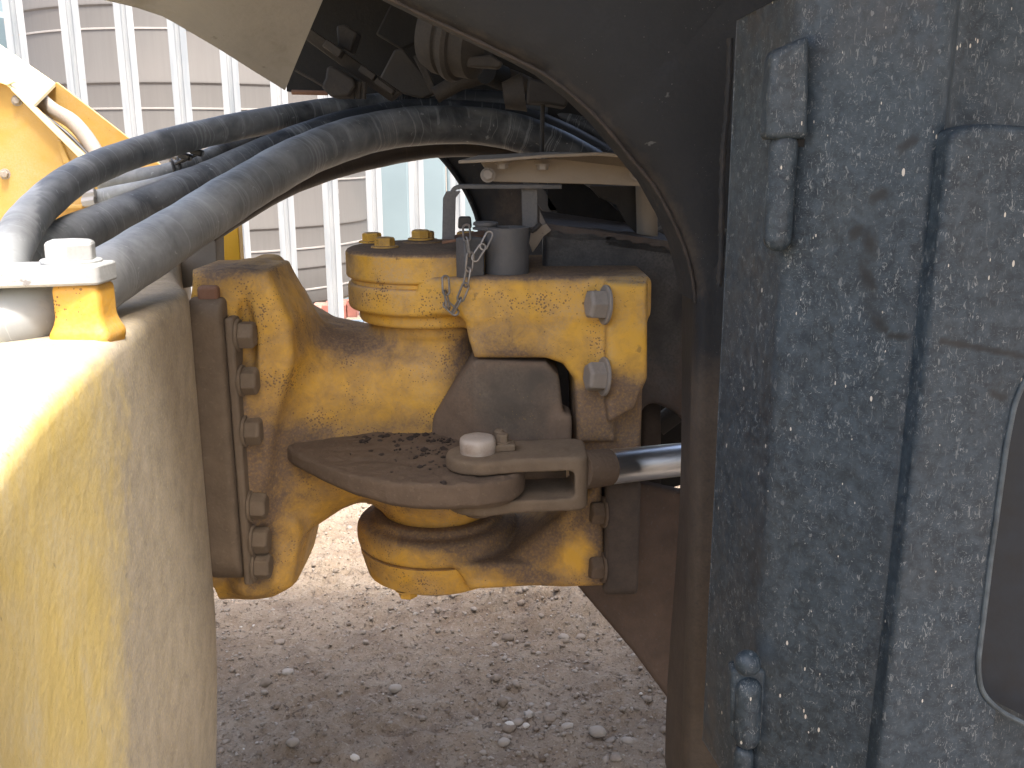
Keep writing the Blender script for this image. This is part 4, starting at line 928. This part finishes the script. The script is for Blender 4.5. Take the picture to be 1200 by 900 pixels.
# ============================================================ LOCKING BAR, PIN, CHAIN
def locking():
    ztop = zz(600, 327, 1.388)-.001
    root = thing('locking_bar', 'bent grey flat bar handle standing on the yoke behind the chain', 'locking bar', tuple(P(560, 300, 1.47)))
    Yb = 1.47
    g = G(); t = .0065                                       # bent strap, wide in Y
    path = spline([tuple(P(529, 283, Yb)), tuple(P(528.5, 240, Yb)), tuple(P(530, 226, Yb)), tuple(P(537, 219, Yb)), tuple(P(560, 218.5, Yb)), tuple(P(600, 218.5, Yb)), tuple(P(658, 218.5, Yb))], 6)
    wy = .024
    pts = [Vector(p) for p in path]; n = len(pts); vs = []
    for i, p in enumerate(pts):
        tn = (pts[min(i+1, n-1)]-pts[max(i-1, 0)]).normalized(); nn_ = Vector((-tn.z, 0, tn.x))*t/2*-1
        vert = abs(tn.z); wy_ = wy; c = p
        for s, q in ((1, -1), (1, 1), (-1, 1), (-1, -1)): vs.append(c+nn_*s*(1+1.6*vert*0)+Vector((0, wy_*q/2, 0)))
    g.add(vs, [(i*4+k, i*4+(k+1) % 4, (i+1)*4+(k+1) % 4, (i+1)*4+k) for i in range(n-1) for k in range(4)]+[(3, 2, 1, 0), tuple((n-1)*4+k for k in range(4))])
    g.obj('bent_strap', m_grey, root, bevel=.001)
    g = G(); g.prism([P(519, 232, Yb-.013), P(523, 224, Yb-.013), P(540, 224, Yb-.013), P(534, 232, Yb-.013), P(533, 281, Yb-.013), P(518, 281, Yb-.013)], (0, .004, 0)); g.obj('side_gusset', m_grey, root, bevel=.001)
    g = G(); g.prism([P(611, 221, Yb), P(630, 221, Yb), P(630, 262, Yb), P(624, 267, Yb), P(612, 266, Yb)], (0, .006, 0)); g.obj('rear_strap', m_grey, root, bevel=.001)
    g = G(); g.prism([P(518, 283, Yb-.02), P(548, 278, Yb-.02), P(582, 272, Yb-.01), P(584, 268, Yb+.04), P(552, 272, Yb+.04), P(522, 277, Yb+.04)], (0, 0, -.004)); g.obj('foot_plate', m_rust, root, bevel=.001)
    Ys = 1.412; sq = thing('square_tube', 'upright grey square tube on the yoke left of the round one', 'tube', tuple(P(551, 325, 1.44)))
    a = P(534, 325, Ys); zt = zz(550, 278, Ys); 
    g = G(); cxs = xx(551, Ys, 300); g.box((cxs-.0165, Ys-.0165, ztop-.012), (cxs+.0165, Ys+.0165, zt)); M = Matrix.Translation((cxs, Ys, 0))@Matrix.Rotation(math.radians(28), 4, 'Z')@Matrix.Translation((-cxs, -Ys, 0))
    g.v = [M @ p for p in g.v]; g.obj('tube_wall', m_grey, sq, bevel=.004, bseg=3)
    cyl = thing('pin_socket', 'short thick dark grey round tube standing on the dusty yoke top', 'socket', tuple(P(594, 322, 1.46)))
    c = P(594, 296, 1.435); g = G(); z0, z1 = ztop-.008, zz(594, 266, 1.435); g.lathe([(.0325, z0), (.033, z0+.004), (.033, z1-.001), (.032, z1), (.027, z1+.0001), (.027, z1-.01), (.001, z1-.011)], Matrix.Translation((c.x, c.y, 0)), 48)
    g.obj('socket_wall', m_grey, cyl, angle=30, attrs={'dust': gauss([(588, 300, 12, 15, .6), (594, 270, 20, 5, .3)])})
    lp = thing('locking_pin', 'grey locking pin with round collar and black clip holding the chain', 'pin', tuple(P(570, 272, 1.44)))
    c = P(569, 268, 1.435); g = G(); g.lathe([(.019, 0), (.0195, .003), (.0155, .004), (.0155, .0055), (.0185, .0065), (.0185, .010), (.016, .0115), (.001, .0118)], Matrix.Translation((c.x, c.y, c.z-.001)), 32); g.obj('collar', m_grey, lp)
    g = G(); g.sweep([P(580, 268.5, 1.45), P(628, 268, 1.50)], .0045, 12); g.obj('stem', m_grey, lp)
    g = G(); p = P(544.5, 261, 1.44); g.prism([(p.x+u, p.y, p.z+v) for u, v in rpoly([(-.0105, -.009), (.0105, -.009), (.009, .009), (-.009, .009)], .004)], (0, .012, 0)); g.obj('clip', m_black, lp, bevel=.0015)
    # rusty hook right
    g = G(); g.sweep([P(618, 268, 1.44), P(624, 271, 1.44), P(630, 266, 1.44), P(634, 262, 1.44)], .003, 8); tag(g.obj('wire_hook', m_post, None), 'small rusty wire hook right of the round grey tube', 'hook')
    g = G(); g.prism([P(622, 272, 1.5), P(640, 262, 1.5), P(646, 270, 1.5), P(637, 277, 1.5), P(630, 288, 1.5), P(624, 296, 1.5), P(620, 285, 1.5)], (0, .008, 0)); tag(g.obj('torn_bracket', m_shelf, None, bevel=.001), 'pale torn metal tab between the round grey tube and the chassis', 'bracket')
    # chain
    ch = thing('safety_chain', 'thin steel chain hanging from the locking pin over the yoke edge', 'chain', tuple(P(535, 372, 1.40)))
    path = [(546, 262, 1.395), (547, 280, 1.378), (552, 292, 1.375), (549, 306, 1.374), (549, 324, 1.373), (543, 342, 1.371), (537, 356, 1.372), (527, 371, 1.375), (526, 364, 1.378), (523, 345, 1.382), (519, 328, 1.388), (533, 317, 1.385)]
    pts = [np.array(P(*q)) for q in path]; dn = spline([tuple(p) for p in pts], 20); L = [0]
    for i in range(1, len(dn)): L.append(L[-1]+np.linalg.norm(dn[i]-dn[i-1]))
    def at(s): s = min(max(s, 0), L[-1]); i = int(np.searchsorted(L, s)); i = min(max(i, 1), len(dn)-1); t = (s-L[i-1])/(L[i]-L[i-1]+1e-9); return Vector(dn[i-1]*(1-t)+dn[i]*t)
    ll, wd, wr = .028, .0050, .0016; pitch = ll-4*wr+.001
    g = G(); n = 10; lk = []
    for s_, c0 in ((1, ll/2-wd-wr*0), (-1, -(ll/2-wd))):
        for k in range(n+1): a = -PI/2+PI*k/n if s_ > 0 else PI/2+PI*k/n; lk.append((c0+wd*math.cos(a), wd*math.sin(a), 0))
    g.sweep(lk, wr, 8, closed=True); o = g.obj('link', m_chain, None, base=(0, 0, 0)); me = o.data; bpy.data.objects.remove(o)
    s = .002; k = 0; rng = random.Random(2)
    while s+ll < L[-1]:
        A, B = at(s), at(s+ll); x = (B-A).normalized(); up_ = Vector((.15, -1, .1)); y = up_.cross(x).normalized(); z = x.cross(y)
        M = Matrix((x, y, z)).transposed().to_4x4(); M = Matrix.Translation((A+B)/2)@M@Matrix.Rotation(rng.uniform(-.3, .3)+(PI/2.6 if k % 2 else .1), 4, 'X'); place('link', me, M, ch); s += pitch; k += 1
    for a, b in (((574, 274, 1.385), (566, 290, 1.38)), ((566, 288, 1.38), (556, 304, 1.375))):
        A, B = P(*a), P(*b); x = (B-A).normalized(); y = Vector((0, -1, 0)).cross(x).normalized(); M = Matrix((x, y, x.cross(y))).transposed().to_4x4(); place('link', me, Matrix.Translation((A+B)/2)@M, ch)
locking()

# ============================================================ HOSES
def hose(name, label, pts, dia, dust, mat=m_hose, n=14, seg=28):  # dust also paints lit grey at the left and shade toward the bay
    """pts: (px, py, depth) along the centre line"""
    c = spline([tuple(PD(*p)) for p in pts], n); c = [Vector(p) for p in c]; L = [0]
    for i in range(1, len(c)): L.append(L[-1]+(c[i]-c[i-1]).length)
    rad = [dia/2*(1+.012*math.sin(l*37)+.008*math.sin(l*91)) for l in L]
    g = G(); g.sweep(c, rad, seg); al = np.repeat(np.array(L), seg)
    o = g.obj(name, mat, None, smooth='all', attrs={'along': al, 'dust': dust}); return tag(o, label, 'hose')
dl = lambda v, px, py: np.clip(.92-px/420, .12, .92)
hose('hydraulic_hose', 'black dusty hose arching highest, first over the yellow boom at left',
     [(-18, 370, .98), (2, 325, 1.04), (18, 282, 1.10), (46, 243, 1.24), (92, 207, 1.38), (150, 182, 1.52), (225, 160, 1.64), (300, 144, 1.74), (370, 132, 1.82), (440, 124, 1.88), (520, 119, 1.92), (600, 123, 1.93), (680, 145, 1.93), (760, 200, 1.93), (820, 270, 1.93)], .0475,
     lambda v, px, py: np.where(px < 45, .9, .42)-.6*np.clip((px-300)/300, 0, 1))  # dusty left end; the fall to the right paints bay shade
hose('hydraulic_hose', 'thickest grey hose running from under the clamp bar to the engine bay',
     [(-140, 405, .93), (-60, 392, .93), (0, 379, .94), (45, 366, .97), (100, 340, 1.03), (150, 309, 1.12), (215, 268, 1.24), (290, 220, 1.38), (360, 181, 1.52), (430, 157, 1.63), (500, 147, 1.70), (580, 150, 1.74), (650, 172, 1.76), (720, 215, 1.80), (790, 285, 1.84)], .0670, lambda v, px, py: np.clip(1.15-px/560, -.3, 1.1))  # pale-to-dark run paints bright left end and dark bay into the colour
hose('hydraulic_hose', 'dark hose lying between the clamp bolt and the thickest hose',
     [(-70, 350, 1.12), (0, 320, 1.18), (40, 299, 1.22), (100, 271, 1.32), (170, 242, 1.47), (240, 212, 1.60), (300, 185, 1.69), (370, 158, 1.76), (430, 143, 1.80), (500, 134, 1.84), (620, 146, 1.86), (720, 195, 1.88), (790, 250, 1.88)], .0580, lambda v, px, py: np.clip(.78-px/560, -.3, .75))
hose('hydraulic_hose', 'brown-black hose hugging the underside of the thick hose at the engine bay',
     [(240, 266, 1.72), (300, 229, 1.74), (350, 204, 1.78), (410, 185, 1.82), (480, 170, 1.86), (550, 165, 1.88), (640, 174, 1.88), (700, 192, 1.86)], .062, lambda v, px, py: .35+0*px, m_hoseb)
hose('hydraulic_hose', 'slim grey hose carrying the black cable tie behind the dark hose',
     [(116, 214, 1.70), (150, 209, 1.70), (190, 203, 1.70), (230, 190, 1.72), (270, 174, 1.76), (320, 160, 1.82), (380, 148, 1.86)], .031, lambda v, px, py: np.clip(.9-px/400, .2, 1))
hose('hydraulic_hose', 'short grey hose end with steel fitting below the cable-tied hose',
     [(113, 234, 1.62), (140, 228, 1.62), (180, 220, 1.64), (230, 205, 1.68), (290, 186, 1.74)], .032, lambda v, px, py: np.clip(1-px/500, .2, 1))
def ties():
    root = thing('cable_tie', 'black double cable tie round the slim grey hose', 'cable tie', tuple(P(212, 205, 1.66)))
    for dx, hx in ((0, (217, 184)), (7, (231, 179))):
        c = PD(203+dx, 199.5-dx*.4, 1.70); c2 = PD(230+dx, 190-dx*.4, 1.72); ax = (PD(230, 188, 1.72)-PD(190, 203, 1.70)).normalized()
        M = frame(c, ax); pts = [M@Vector((.0175*math.cos(a), .0175*math.sin(a), .004*math.sin(a))) for a in np.linspace(0, 2*PI, 28)[:-1]]
        g = G(); g.sweep(pts, .0028, 6, closed=True); g.obj('strap', m_black, root)
        g = G(); p = PD(hx[0], hx[1]-1, 1.67); M2 = Matrix.Translation(p)@Matrix.Rotation(.3, 4, 'Y'); g.box((-.011, -.009, -.006), (.011, .009, .006), M2); g.obj('lock_head', m_black, root, bevel=.003)
        g = G(); g.sweep([p+Vector((0, 0, -.004)), PD(206+dx, 192-dx*.4, 1.68)], .003, 8); g.obj('tail', m_black, root)
    ft = thing('hose_fitting', 'silvery hex fitting on the short grey hose end', 'fitting', tuple(P(103, 238, 1.60)))
    for py in (227, 236):
        a, b = PD(97, py+1, 1.60), PD(112, py-1, 1.60); g = G(); g.sweep([a, b], .0085, 6); g.obj('hex_nut', m_zinc, ft, smooth=False, bevel=.001)
ties()

# ============================================================ YELLOW BOOM (upper left)
def boom():
    root = thing('loader_boom', 'yellow boom channel sloping down at the upper left behind the hoses', 'machine boom', tuple(P(40, 300, 1.95)))
    my = dirty('shaded_boom_yellow', (.40, .245, .055), dust=(.35, .27, .18), film=(.42, .33, .21), filmamt=.45, chips=.35, rough=.4, bumps=.15)  # darkened yellow stands in for shade on the boom sides
    ms = dirty('sunlit_boom_cover', (.80, .70, .42), dust=(.5, .42, .3), film=(.8, .72, .5), filmamt=.3, chips=.1, rough=.4, bumps=.1)  # near-white yellow paints sunlight into the cover, rim and tab
    Y0 = 1.95
    g = G(); g.prism([P(-220, 40, Y0), P(-20, 66, Y0), (P(12, 98, Y0)), P(96, 178, Y0), P(150, 236, Y0), P(150, 330, Y0), P(-220, 400, Y0)], (0, .012, 0)); g.obj('side_plate', my, root, bevel=.002)
    # channel: near rim, floor and far wall
    def strip(name, A, B, t, mat, bev=.001): 
        n = len(A); g = G(); vs = A+B; vs2 = [p+Vector(t) for p in vs]
        fs = [(i, i+1, n+i+1, n+i) for i in range(n-1)]; fs2 = [tuple(k+2*n for k in f[::-1]) for f in fs]
        ed = [(i, i+2*n, i+1+2*n, i+1) for i in range(n-1)]+[(n+i, n+i+1, 3*n+i+1, 3*n+i) for i in range(n-1)]+[(0, n, 3*n, 2*n), (n-1, 3*n-1, 4*n-1, 2*n-1)]
        g.add(vs+vs2, fs+fs2+ed); return g.obj(name, mat, root, bevel=bev)
    far = [P(66, 96, 2.20), P(100, 122, 2.20), P(155, 165, 2.20), P(200, 203, 2.20), P(260, 255, 2.20)]
    floor_f = [P(44, 122, 2.20), P(80, 150, 2.20), P(125, 190, 2.20), P(168, 228, 2.20), P(215, 262, 2.20)]
    floor_n = [P(18, 108, 1.962), P(50, 137, 1.962), P(98, 183, 1.962), P(130, 213, 1.962), P(160, 240, 1.962)]
    strip('far_wall', far, floor_f, (0, .008, 0), my); strip('channel_floor', floor_f, [p-Vector((0, 0, .02)) for p in floor_n], (0, 0, -.006), my)
    near = [P(13, 99, 1.945), P(50, 133, 1.945), P(99, 180, 1.945), P(130, 210, 1.945)]
    strip('near_rim', near, [P(x, y, 1.945) for x, y in ((16, 106), (50, 140), (97, 187), (128, 216))], (0, -.010, 0), ms, .001)
    g = G(); top = [P(-200, -30, 2.20), P(-10, 45, 2.20), P(65, 97, 2.20)]; nr = [P(-200, 30, 1.94), P(-14, 78, 1.94), P(40, 122, 1.94)]
    g.add(top+nr+[p-Vector((0, 0, .008)) for p in top+nr], [(3, 4, 1, 0), (4, 5, 2, 1), (6, 7, 10, 9), (7, 8, 11, 10), (0, 1, 7, 6), (1, 2, 8, 7), (5, 4, 10, 11), (4, 3, 9, 10), (2, 5, 11, 8), (3, 0, 6, 9)]); g.obj('cover_plate', ms, root, bevel=.001)
    g = G(); g.prism([P(-30, 76, 1.932), P(13, 90, 1.932), P(17, 96, 1.932), P(8, 100, 1.932), P(0, 97, 1.932), P(-30, 98, 1.932)], (0, .01, 0)); g.obj('cover_tab', ms, root, bevel=.001)
    g = G(); g.sweep([Vector(p) for p in spline([tuple(P(38, 108, 2.1)), tuple(P(60, 128, 2.1)), tuple(P(86, 144, 2.08)), tuple(P(108, 172, 2.04)), tuple(P(122, 205, 2.0))], 8)], .0165, 20); g.obj('steel_pipe', m_gbolt, root)
    g = G(); g.sweep([Vector(p) for p in spline([tuple(P(52, 136, 2.02)), tuple(P(80, 158, 2.02)), tuple(P(103, 182, 2.0))], 8)], .005, 10); g.obj('thin_cable', m_black, root)
    g = G(); g.prism([P(66, 164, 1.944), P(71, 165, 1.944), P(83, 192, 1.944), P(74, 192, 1.944)], (0, .012, 0)); g.obj('rib', my, root, bevel=.002)
    me = bolt_data('bolt', .0075, .008, .0105, .002, m_gbolt)
    for x, y in ((20, 118), (6, 204), (78, 231)): place('bolt', me, frame(P(x, y, Y0-.001), (.25, -1, 0), .2), root)
    g = G(); g.prism([P(62, 240, 1.944), P(104, 239, 1.944), P(104, 243, 1.944), P(62, 244, 1.944)], (0, -.03, 0)); g.obj('ledge', my, root, bevel=.001)
    g = G(); g.prism([P(84, 226, 1.944), P(100, 226, 1.944), P(104, 240, 1.944), P(84, 240, 1.944)], (0, -.015, 0)); g.obj('bolt_pad', my, root, bevel=.002)
    for a in ((40, 240, 54, 258), (44, 262, 56, 270)):
        g = G(); g.sweep([P(a[0], a[1], 1.947), P(a[2], a[3], 1.947)], .002, 6); g.obj('scratch_rib', m_rust, root)
boom()

# ============================================================ ENGINE DOOR (right)
m_pock = simple('dark_blue_pocket_paint', (.005, .013, .024), .5, 0, .25, 40)
m_rim = simple('rim_highlight', (.10, .125, .14), .6, 0, .3, 60)  # pale colour paints the bright edge highlight round the pocket
def door():
    root = thing('engine_door', 'black scuffed engine door panel speckled with dried mud splashes', 'door', (.27, .85, .5))
    tx = lambda px, Y, py=178: xx(px, Y, py)
    z0, z1 = zz(850, 1010, .8), zz(850, -150, .9)
    prof = [(tx(856, 1.0), 1.0), (tx(915, .885), .885), (tx(924, .868), .868), (tx(936, .862), .862), (tx(1084, .80), .80), (tx(1097, .797), .797), (tx(1104, .803), .803), (tx(1107, .85), .85), (tx(1200, .86), .86), (tx(1500, .9), .9)]
    q = []
    for i in range(len(prof)-1):
        (a, b), (c, d) = prof[i], prof[i+1]; n = max(2, int(math.hypot(c-a, d-b)/.0035))
        for k in range(n): t = k/n; q.append((a+(c-a)*t, b+(d-b)*t))
    q.append(prof[-1]); q = np.array(q)
    for _ in range(3): q[1:-1] = q[1:-1]*.5+(q[:-2]+q[2:])*.25
    zs = np.arange(z0, z1, .0045); nq, nz = len(q), len(zs)
    V_ = np.zeros((nq, nz, 3)); V_[:, :, 0] = q[:, 0][:, None]; V_[:, :, 1] = q[:, 1][:, None]; V_[:, :, 2] = zs[None]
    V_[..., 1] += (fbm(V_[..., 0]*9, V_[..., 2]*9, 2, 6)-.5)*.003
    # top and bottom corners of the near edge are cut
    ztop = zz(858, 24, 1.0); x0 = q[0, 0]
    cut = ztop+np.clip((q[:, 0]-x0), 0, 1)*.42; V_[:, :, 2] = np.minimum(V_[:, :, 2], cut[:, None])
    zbot = zz(840, 893, 1.0); cb = zbot+.0-np.clip((q[:, 0]-x0), 0, 1)*1.4; cb = np.where(q[:, 0]-x0 < .02, cb+.012-(q[:, 0]-x0)*.6, cb); V_[:, :, 2] = np.maximum(V_[:, :, 2], np.maximum(cb, z0)[:, None])
    v = V_.reshape(-1, 3); k = len(v); f = grid_faces(nq, nz); f2 = [tuple(i+k for i in t[::-1]) for t in f]
    ed = [(j, j+k, j+1+k, j+1) for j in range(nz-1)]+[(i*nz+nz-1, i*nz+nz-1+k, (i+1)*nz+nz-1+k, (i+1)*nz+nz-1) for i in range(nq-1)]+[(i*nz, (i+1)*nz, (i+1)*nz+k, i*nz+k) for i in range(nq-1)]
    v2 = v+np.array([.001, .004, 0])
    def seg(px, py, pts, r):
        d = np.full(len(px), 1e9)
        for (a, b), (c, e) in zip(pts[:-1], pts[1:]):
            L_ = (c-a)**2+(e-b)**2; t = np.clip(((px-a)*(c-a)+(py-b)*(e-b))/max(L_, 1e-6), 0, 1); d = np.minimum(d, np.hypot(px-a-t*(c-a), py-b-t*(e-b)))
        return np.clip(1.6-1.6*d/r, 0, 1)
    def wipe(v, px, py):
        s = seg(px, py, [(1020, 272), (1016, 320), (1020, 350), (1032, 378)], 13)*(.6+.4*np.sin(px*1.1+py*.25)); s = np.maximum(s, seg(px, py, [(1030, 380), (1042, 393), (1062, 397)], 4))
        for p in ([(1056, 174), (1072, 164)], [(1024, 232), (1036, 226)], [(1000, 276), (1006, 270)]): s = np.maximum(s, seg(px, py, p, 8)*.9)
        s = np.maximum(s, seg(px, py, [(1104, 400), (1150, 408), (1200, 418)], 5)*.9); s = np.maximum(s, seg(px, py, [(1164, 462), (1176, 466)], 7)*.8); return s
    def dd(v, px, py): return .7*np.exp(-((px-832)/16)**2-((py-860)/70)**2)+.5*np.clip(1-py/110, 0, 1)*(px < 1100)+.18*np.exp(-((px-880)/40)**2)  # brown at left paints the fold's shade; browner toward the top
    mesh('door_skin', np.concatenate([v, v2]), f+f2+ed, m_door, root, smooth='all', attrs={'wipe': wipe, 'dust': dd})
    # right-hand pocketed panel, proud of the skin
    A = P(1116, 152, .79); B = P(1330, 152, .80); Yp = .775
    top = pxz([(1114, 158), (1119, 153), (1150, 144), (1400, 160), (1420, 990), (1018, 990)], Yp)
    hole = rpoly(pxz([(1230, 400), (1206, 437), (1190, 470), (1180, 520), (1162, 650), (1146, 780), (1150, 812), (1172, 834), (1240, 868), (1420, 900), (1420, 400)], Yp), .012)
    ob = rpoly(top, .008); xs = [p[0] for p in ob]; zs_ = [p[1] for p in ob]
    def fn(X, Y, Z):
        o_ = s_poly(X, Z, ob); rim = smax(o_, ab(Y-(Yp+.020))-.020, .004)
        return smax(rim, -smax(s_poly(X, Z, hole), Y-(Yp+.032), .004), .004)
    v, f = nets(fn, (min(xs), Yp, max(min(zs_), zz(1020, 930, Yp))), (xx(1245, Yp, 200), Yp+.04, max(zs_)), .0030)
    mesh('pocket_panel', v, f, m_door, root, smooth='all', attrs={'wipe': wipe, 'dust': lambda v, px, py: 0*px-.05})
    g = G(); g.prism([(x, Yp+.0225, z) for x, z in hole], (0, .004, 0)); g.obj('pocket_back', m_pock, root, smooth=False)
    pth = [Vector((x, Yp+.0005, z)) for x, z in hole]; g = G(); g.sweep(pth, .0024, 8, closed=True); g.obj('pocket_rim', m_rim, root)
    # hinges
    def hinge(pxa, pya, pxb, pyb, w_, Y, nm, ball=False):
        a, b = P(pxa, pya, Y), P(pxb, pyb, Y); c0 = Vector((a.x, Y, a.z)); c1 = Vector((b.x, Y, b.z)); fn = lambda X, Yy, Z: 0
        L_ = (c1-c0); n = 40
        def f_(X, Y_, Z):
            t = np.clip(((X-c0.x)*L_.x+(Z-c0.z)*L_.z)/L_.length_squared, 0, 1); return np.sqrt((X-c0.x-L_.x*t)**2+(Z-c0.z-L_.z*t)**2+((Y_-Y)*1.0)**2)-w_
        lo = (min(c0.x, c1.x)-w_, Y-w_, min(c0.z, c1.z)-w_); hi = (max(c0.x, c1.x)+w_, Y+w_, max(c0.z, c1.z)+w_)
        v, f = nets(f_, lo, hi, .002); return v, f
    hg = mesh('hinge', *hinge(918, 172, 911, 278, .0125, .858, ''), m_door, root, smooth='all', attrs={'dust': lambda v, px, py: .35*np.exp(-((py-165)/8)**2)})
    g = G(); g.prism([P(905, 60, .845), P(950, 40, .845), P(948, 162, .845), P(898, 164, .845)], (0, .03, 0)); g.obj('hinge_leaf', m_door, root, bevel=.006, bseg=3, attrs={'dust': lambda v, px, py: .5*np.clip(1-py/120, 0, 1)})
    g = G(); g.box(tuple(P(932, 172, .862)-Vector((.002, .004, .0))), tuple(P(936, 166, .862)+Vector((.004, .006, .002)))); g.obj('hinge_pin', m_bay, root)
    v, f = hinge(877, 808, 875, 862, .0135, .862, ''); mesh('hinge', v, f, m_door, root, smooth='all')
    c = P(876, 777, .85); g = G(); g.lathe([(.013*math.sin(a), -.013*math.cos(a)) for a in np.linspace(.05, PI-.05, 14)], Matrix.Translation(c), 24); g.obj('hinge_ball', m_door, root, smooth='all')
    g = G(); g.prism([P(857, 785, .862), P(899, 785, .862), P(897, 868, .862), P(856, 866, .862)], (0, .02, 0)); g.obj('hinge_leaf', m_door, root, bevel=.004)
    v, f = hinge(871, 884, 869, 960, .0105, .864, ''); mesh('hinge', v, f, m_door, root, smooth='all')
door()

# ============================================================ COVER ABOVE (upper left)
def cover():
    root = thing('belly_cover', 'smooth beige-grey body cover jutting in from the top left', 'body panel', tuple(P(300, 60, 1.35)))
    # one shell: lower edge, crease and right return
    low = [P(95, -12, 1.10), P(122, 0, 1.12), P(160, 9, 1.15), P(190, 19, 1.18), P(203, 26, 1.19), P(255, 56.5, 1.24), P(300, 85, 1.28), P(318, 96, 1.30), P(334, 106, 1.31)]
    up = [P(-40, -170, .80), P(20, -170, .82), P(130, -170, .86), P(210, -170, .9), P(235, -170, .91), P(300, -170, .95), P(350, -170, 1.0), P(420, -150, 1.05), P(446, -150, 1.07)]
    V_ = []; n = len(low); m = 12
    for a, b in zip(low, up):
        for j in range(m):
            t = j/(m-1); p = a.lerp(b, t); V_.append(p+Vector((0, -.008*math.sin(PI*t), 0)))
    f = grid_faces(n, m); k = len(V_); g = G()
    off = Vector((0, .012, .01)); g.add(V_+[p+off for p in V_], [t[::-1] for t in f]+[tuple(i+k for i in t) for t in f]+[(i*m, (i+1)*m, (i+1)*m+k, i*m+k) for i in range(n-1)]+[((n-1)*m+j, (n-1)*m+j+1, (n-1)*m+j+1+k, (n-1)*m+j+k) for j in range(m-1)])
    g.obj('shell', m_cover, root, angle=24, attrs={'dust': gauss([(150, 0, 40, 20, .4), (330, 60, 20, 60, .15)])})
    # unseen overhead slab, added and outlined to shade hitch, door and ground
    b = thing('shade_slab', 'unseen beige slab added overhead to shade the hitch and engine door', 'shade blocker', (.4, 1.9, 2.0))
    z = 2.02; g = G(); g.prism([(-.62, .80, z), (-.1, .66, z), (.12, .3, z), (.15, -.7, z), (1.8, -.7, z), (1.8, 1.47, z), (-.62, 1.47, z)], (0, 0, .6)); g.obj('slab_block', m_cover, b, bevel=.03)
cover()
print('objects', len(bpy.data.objects))
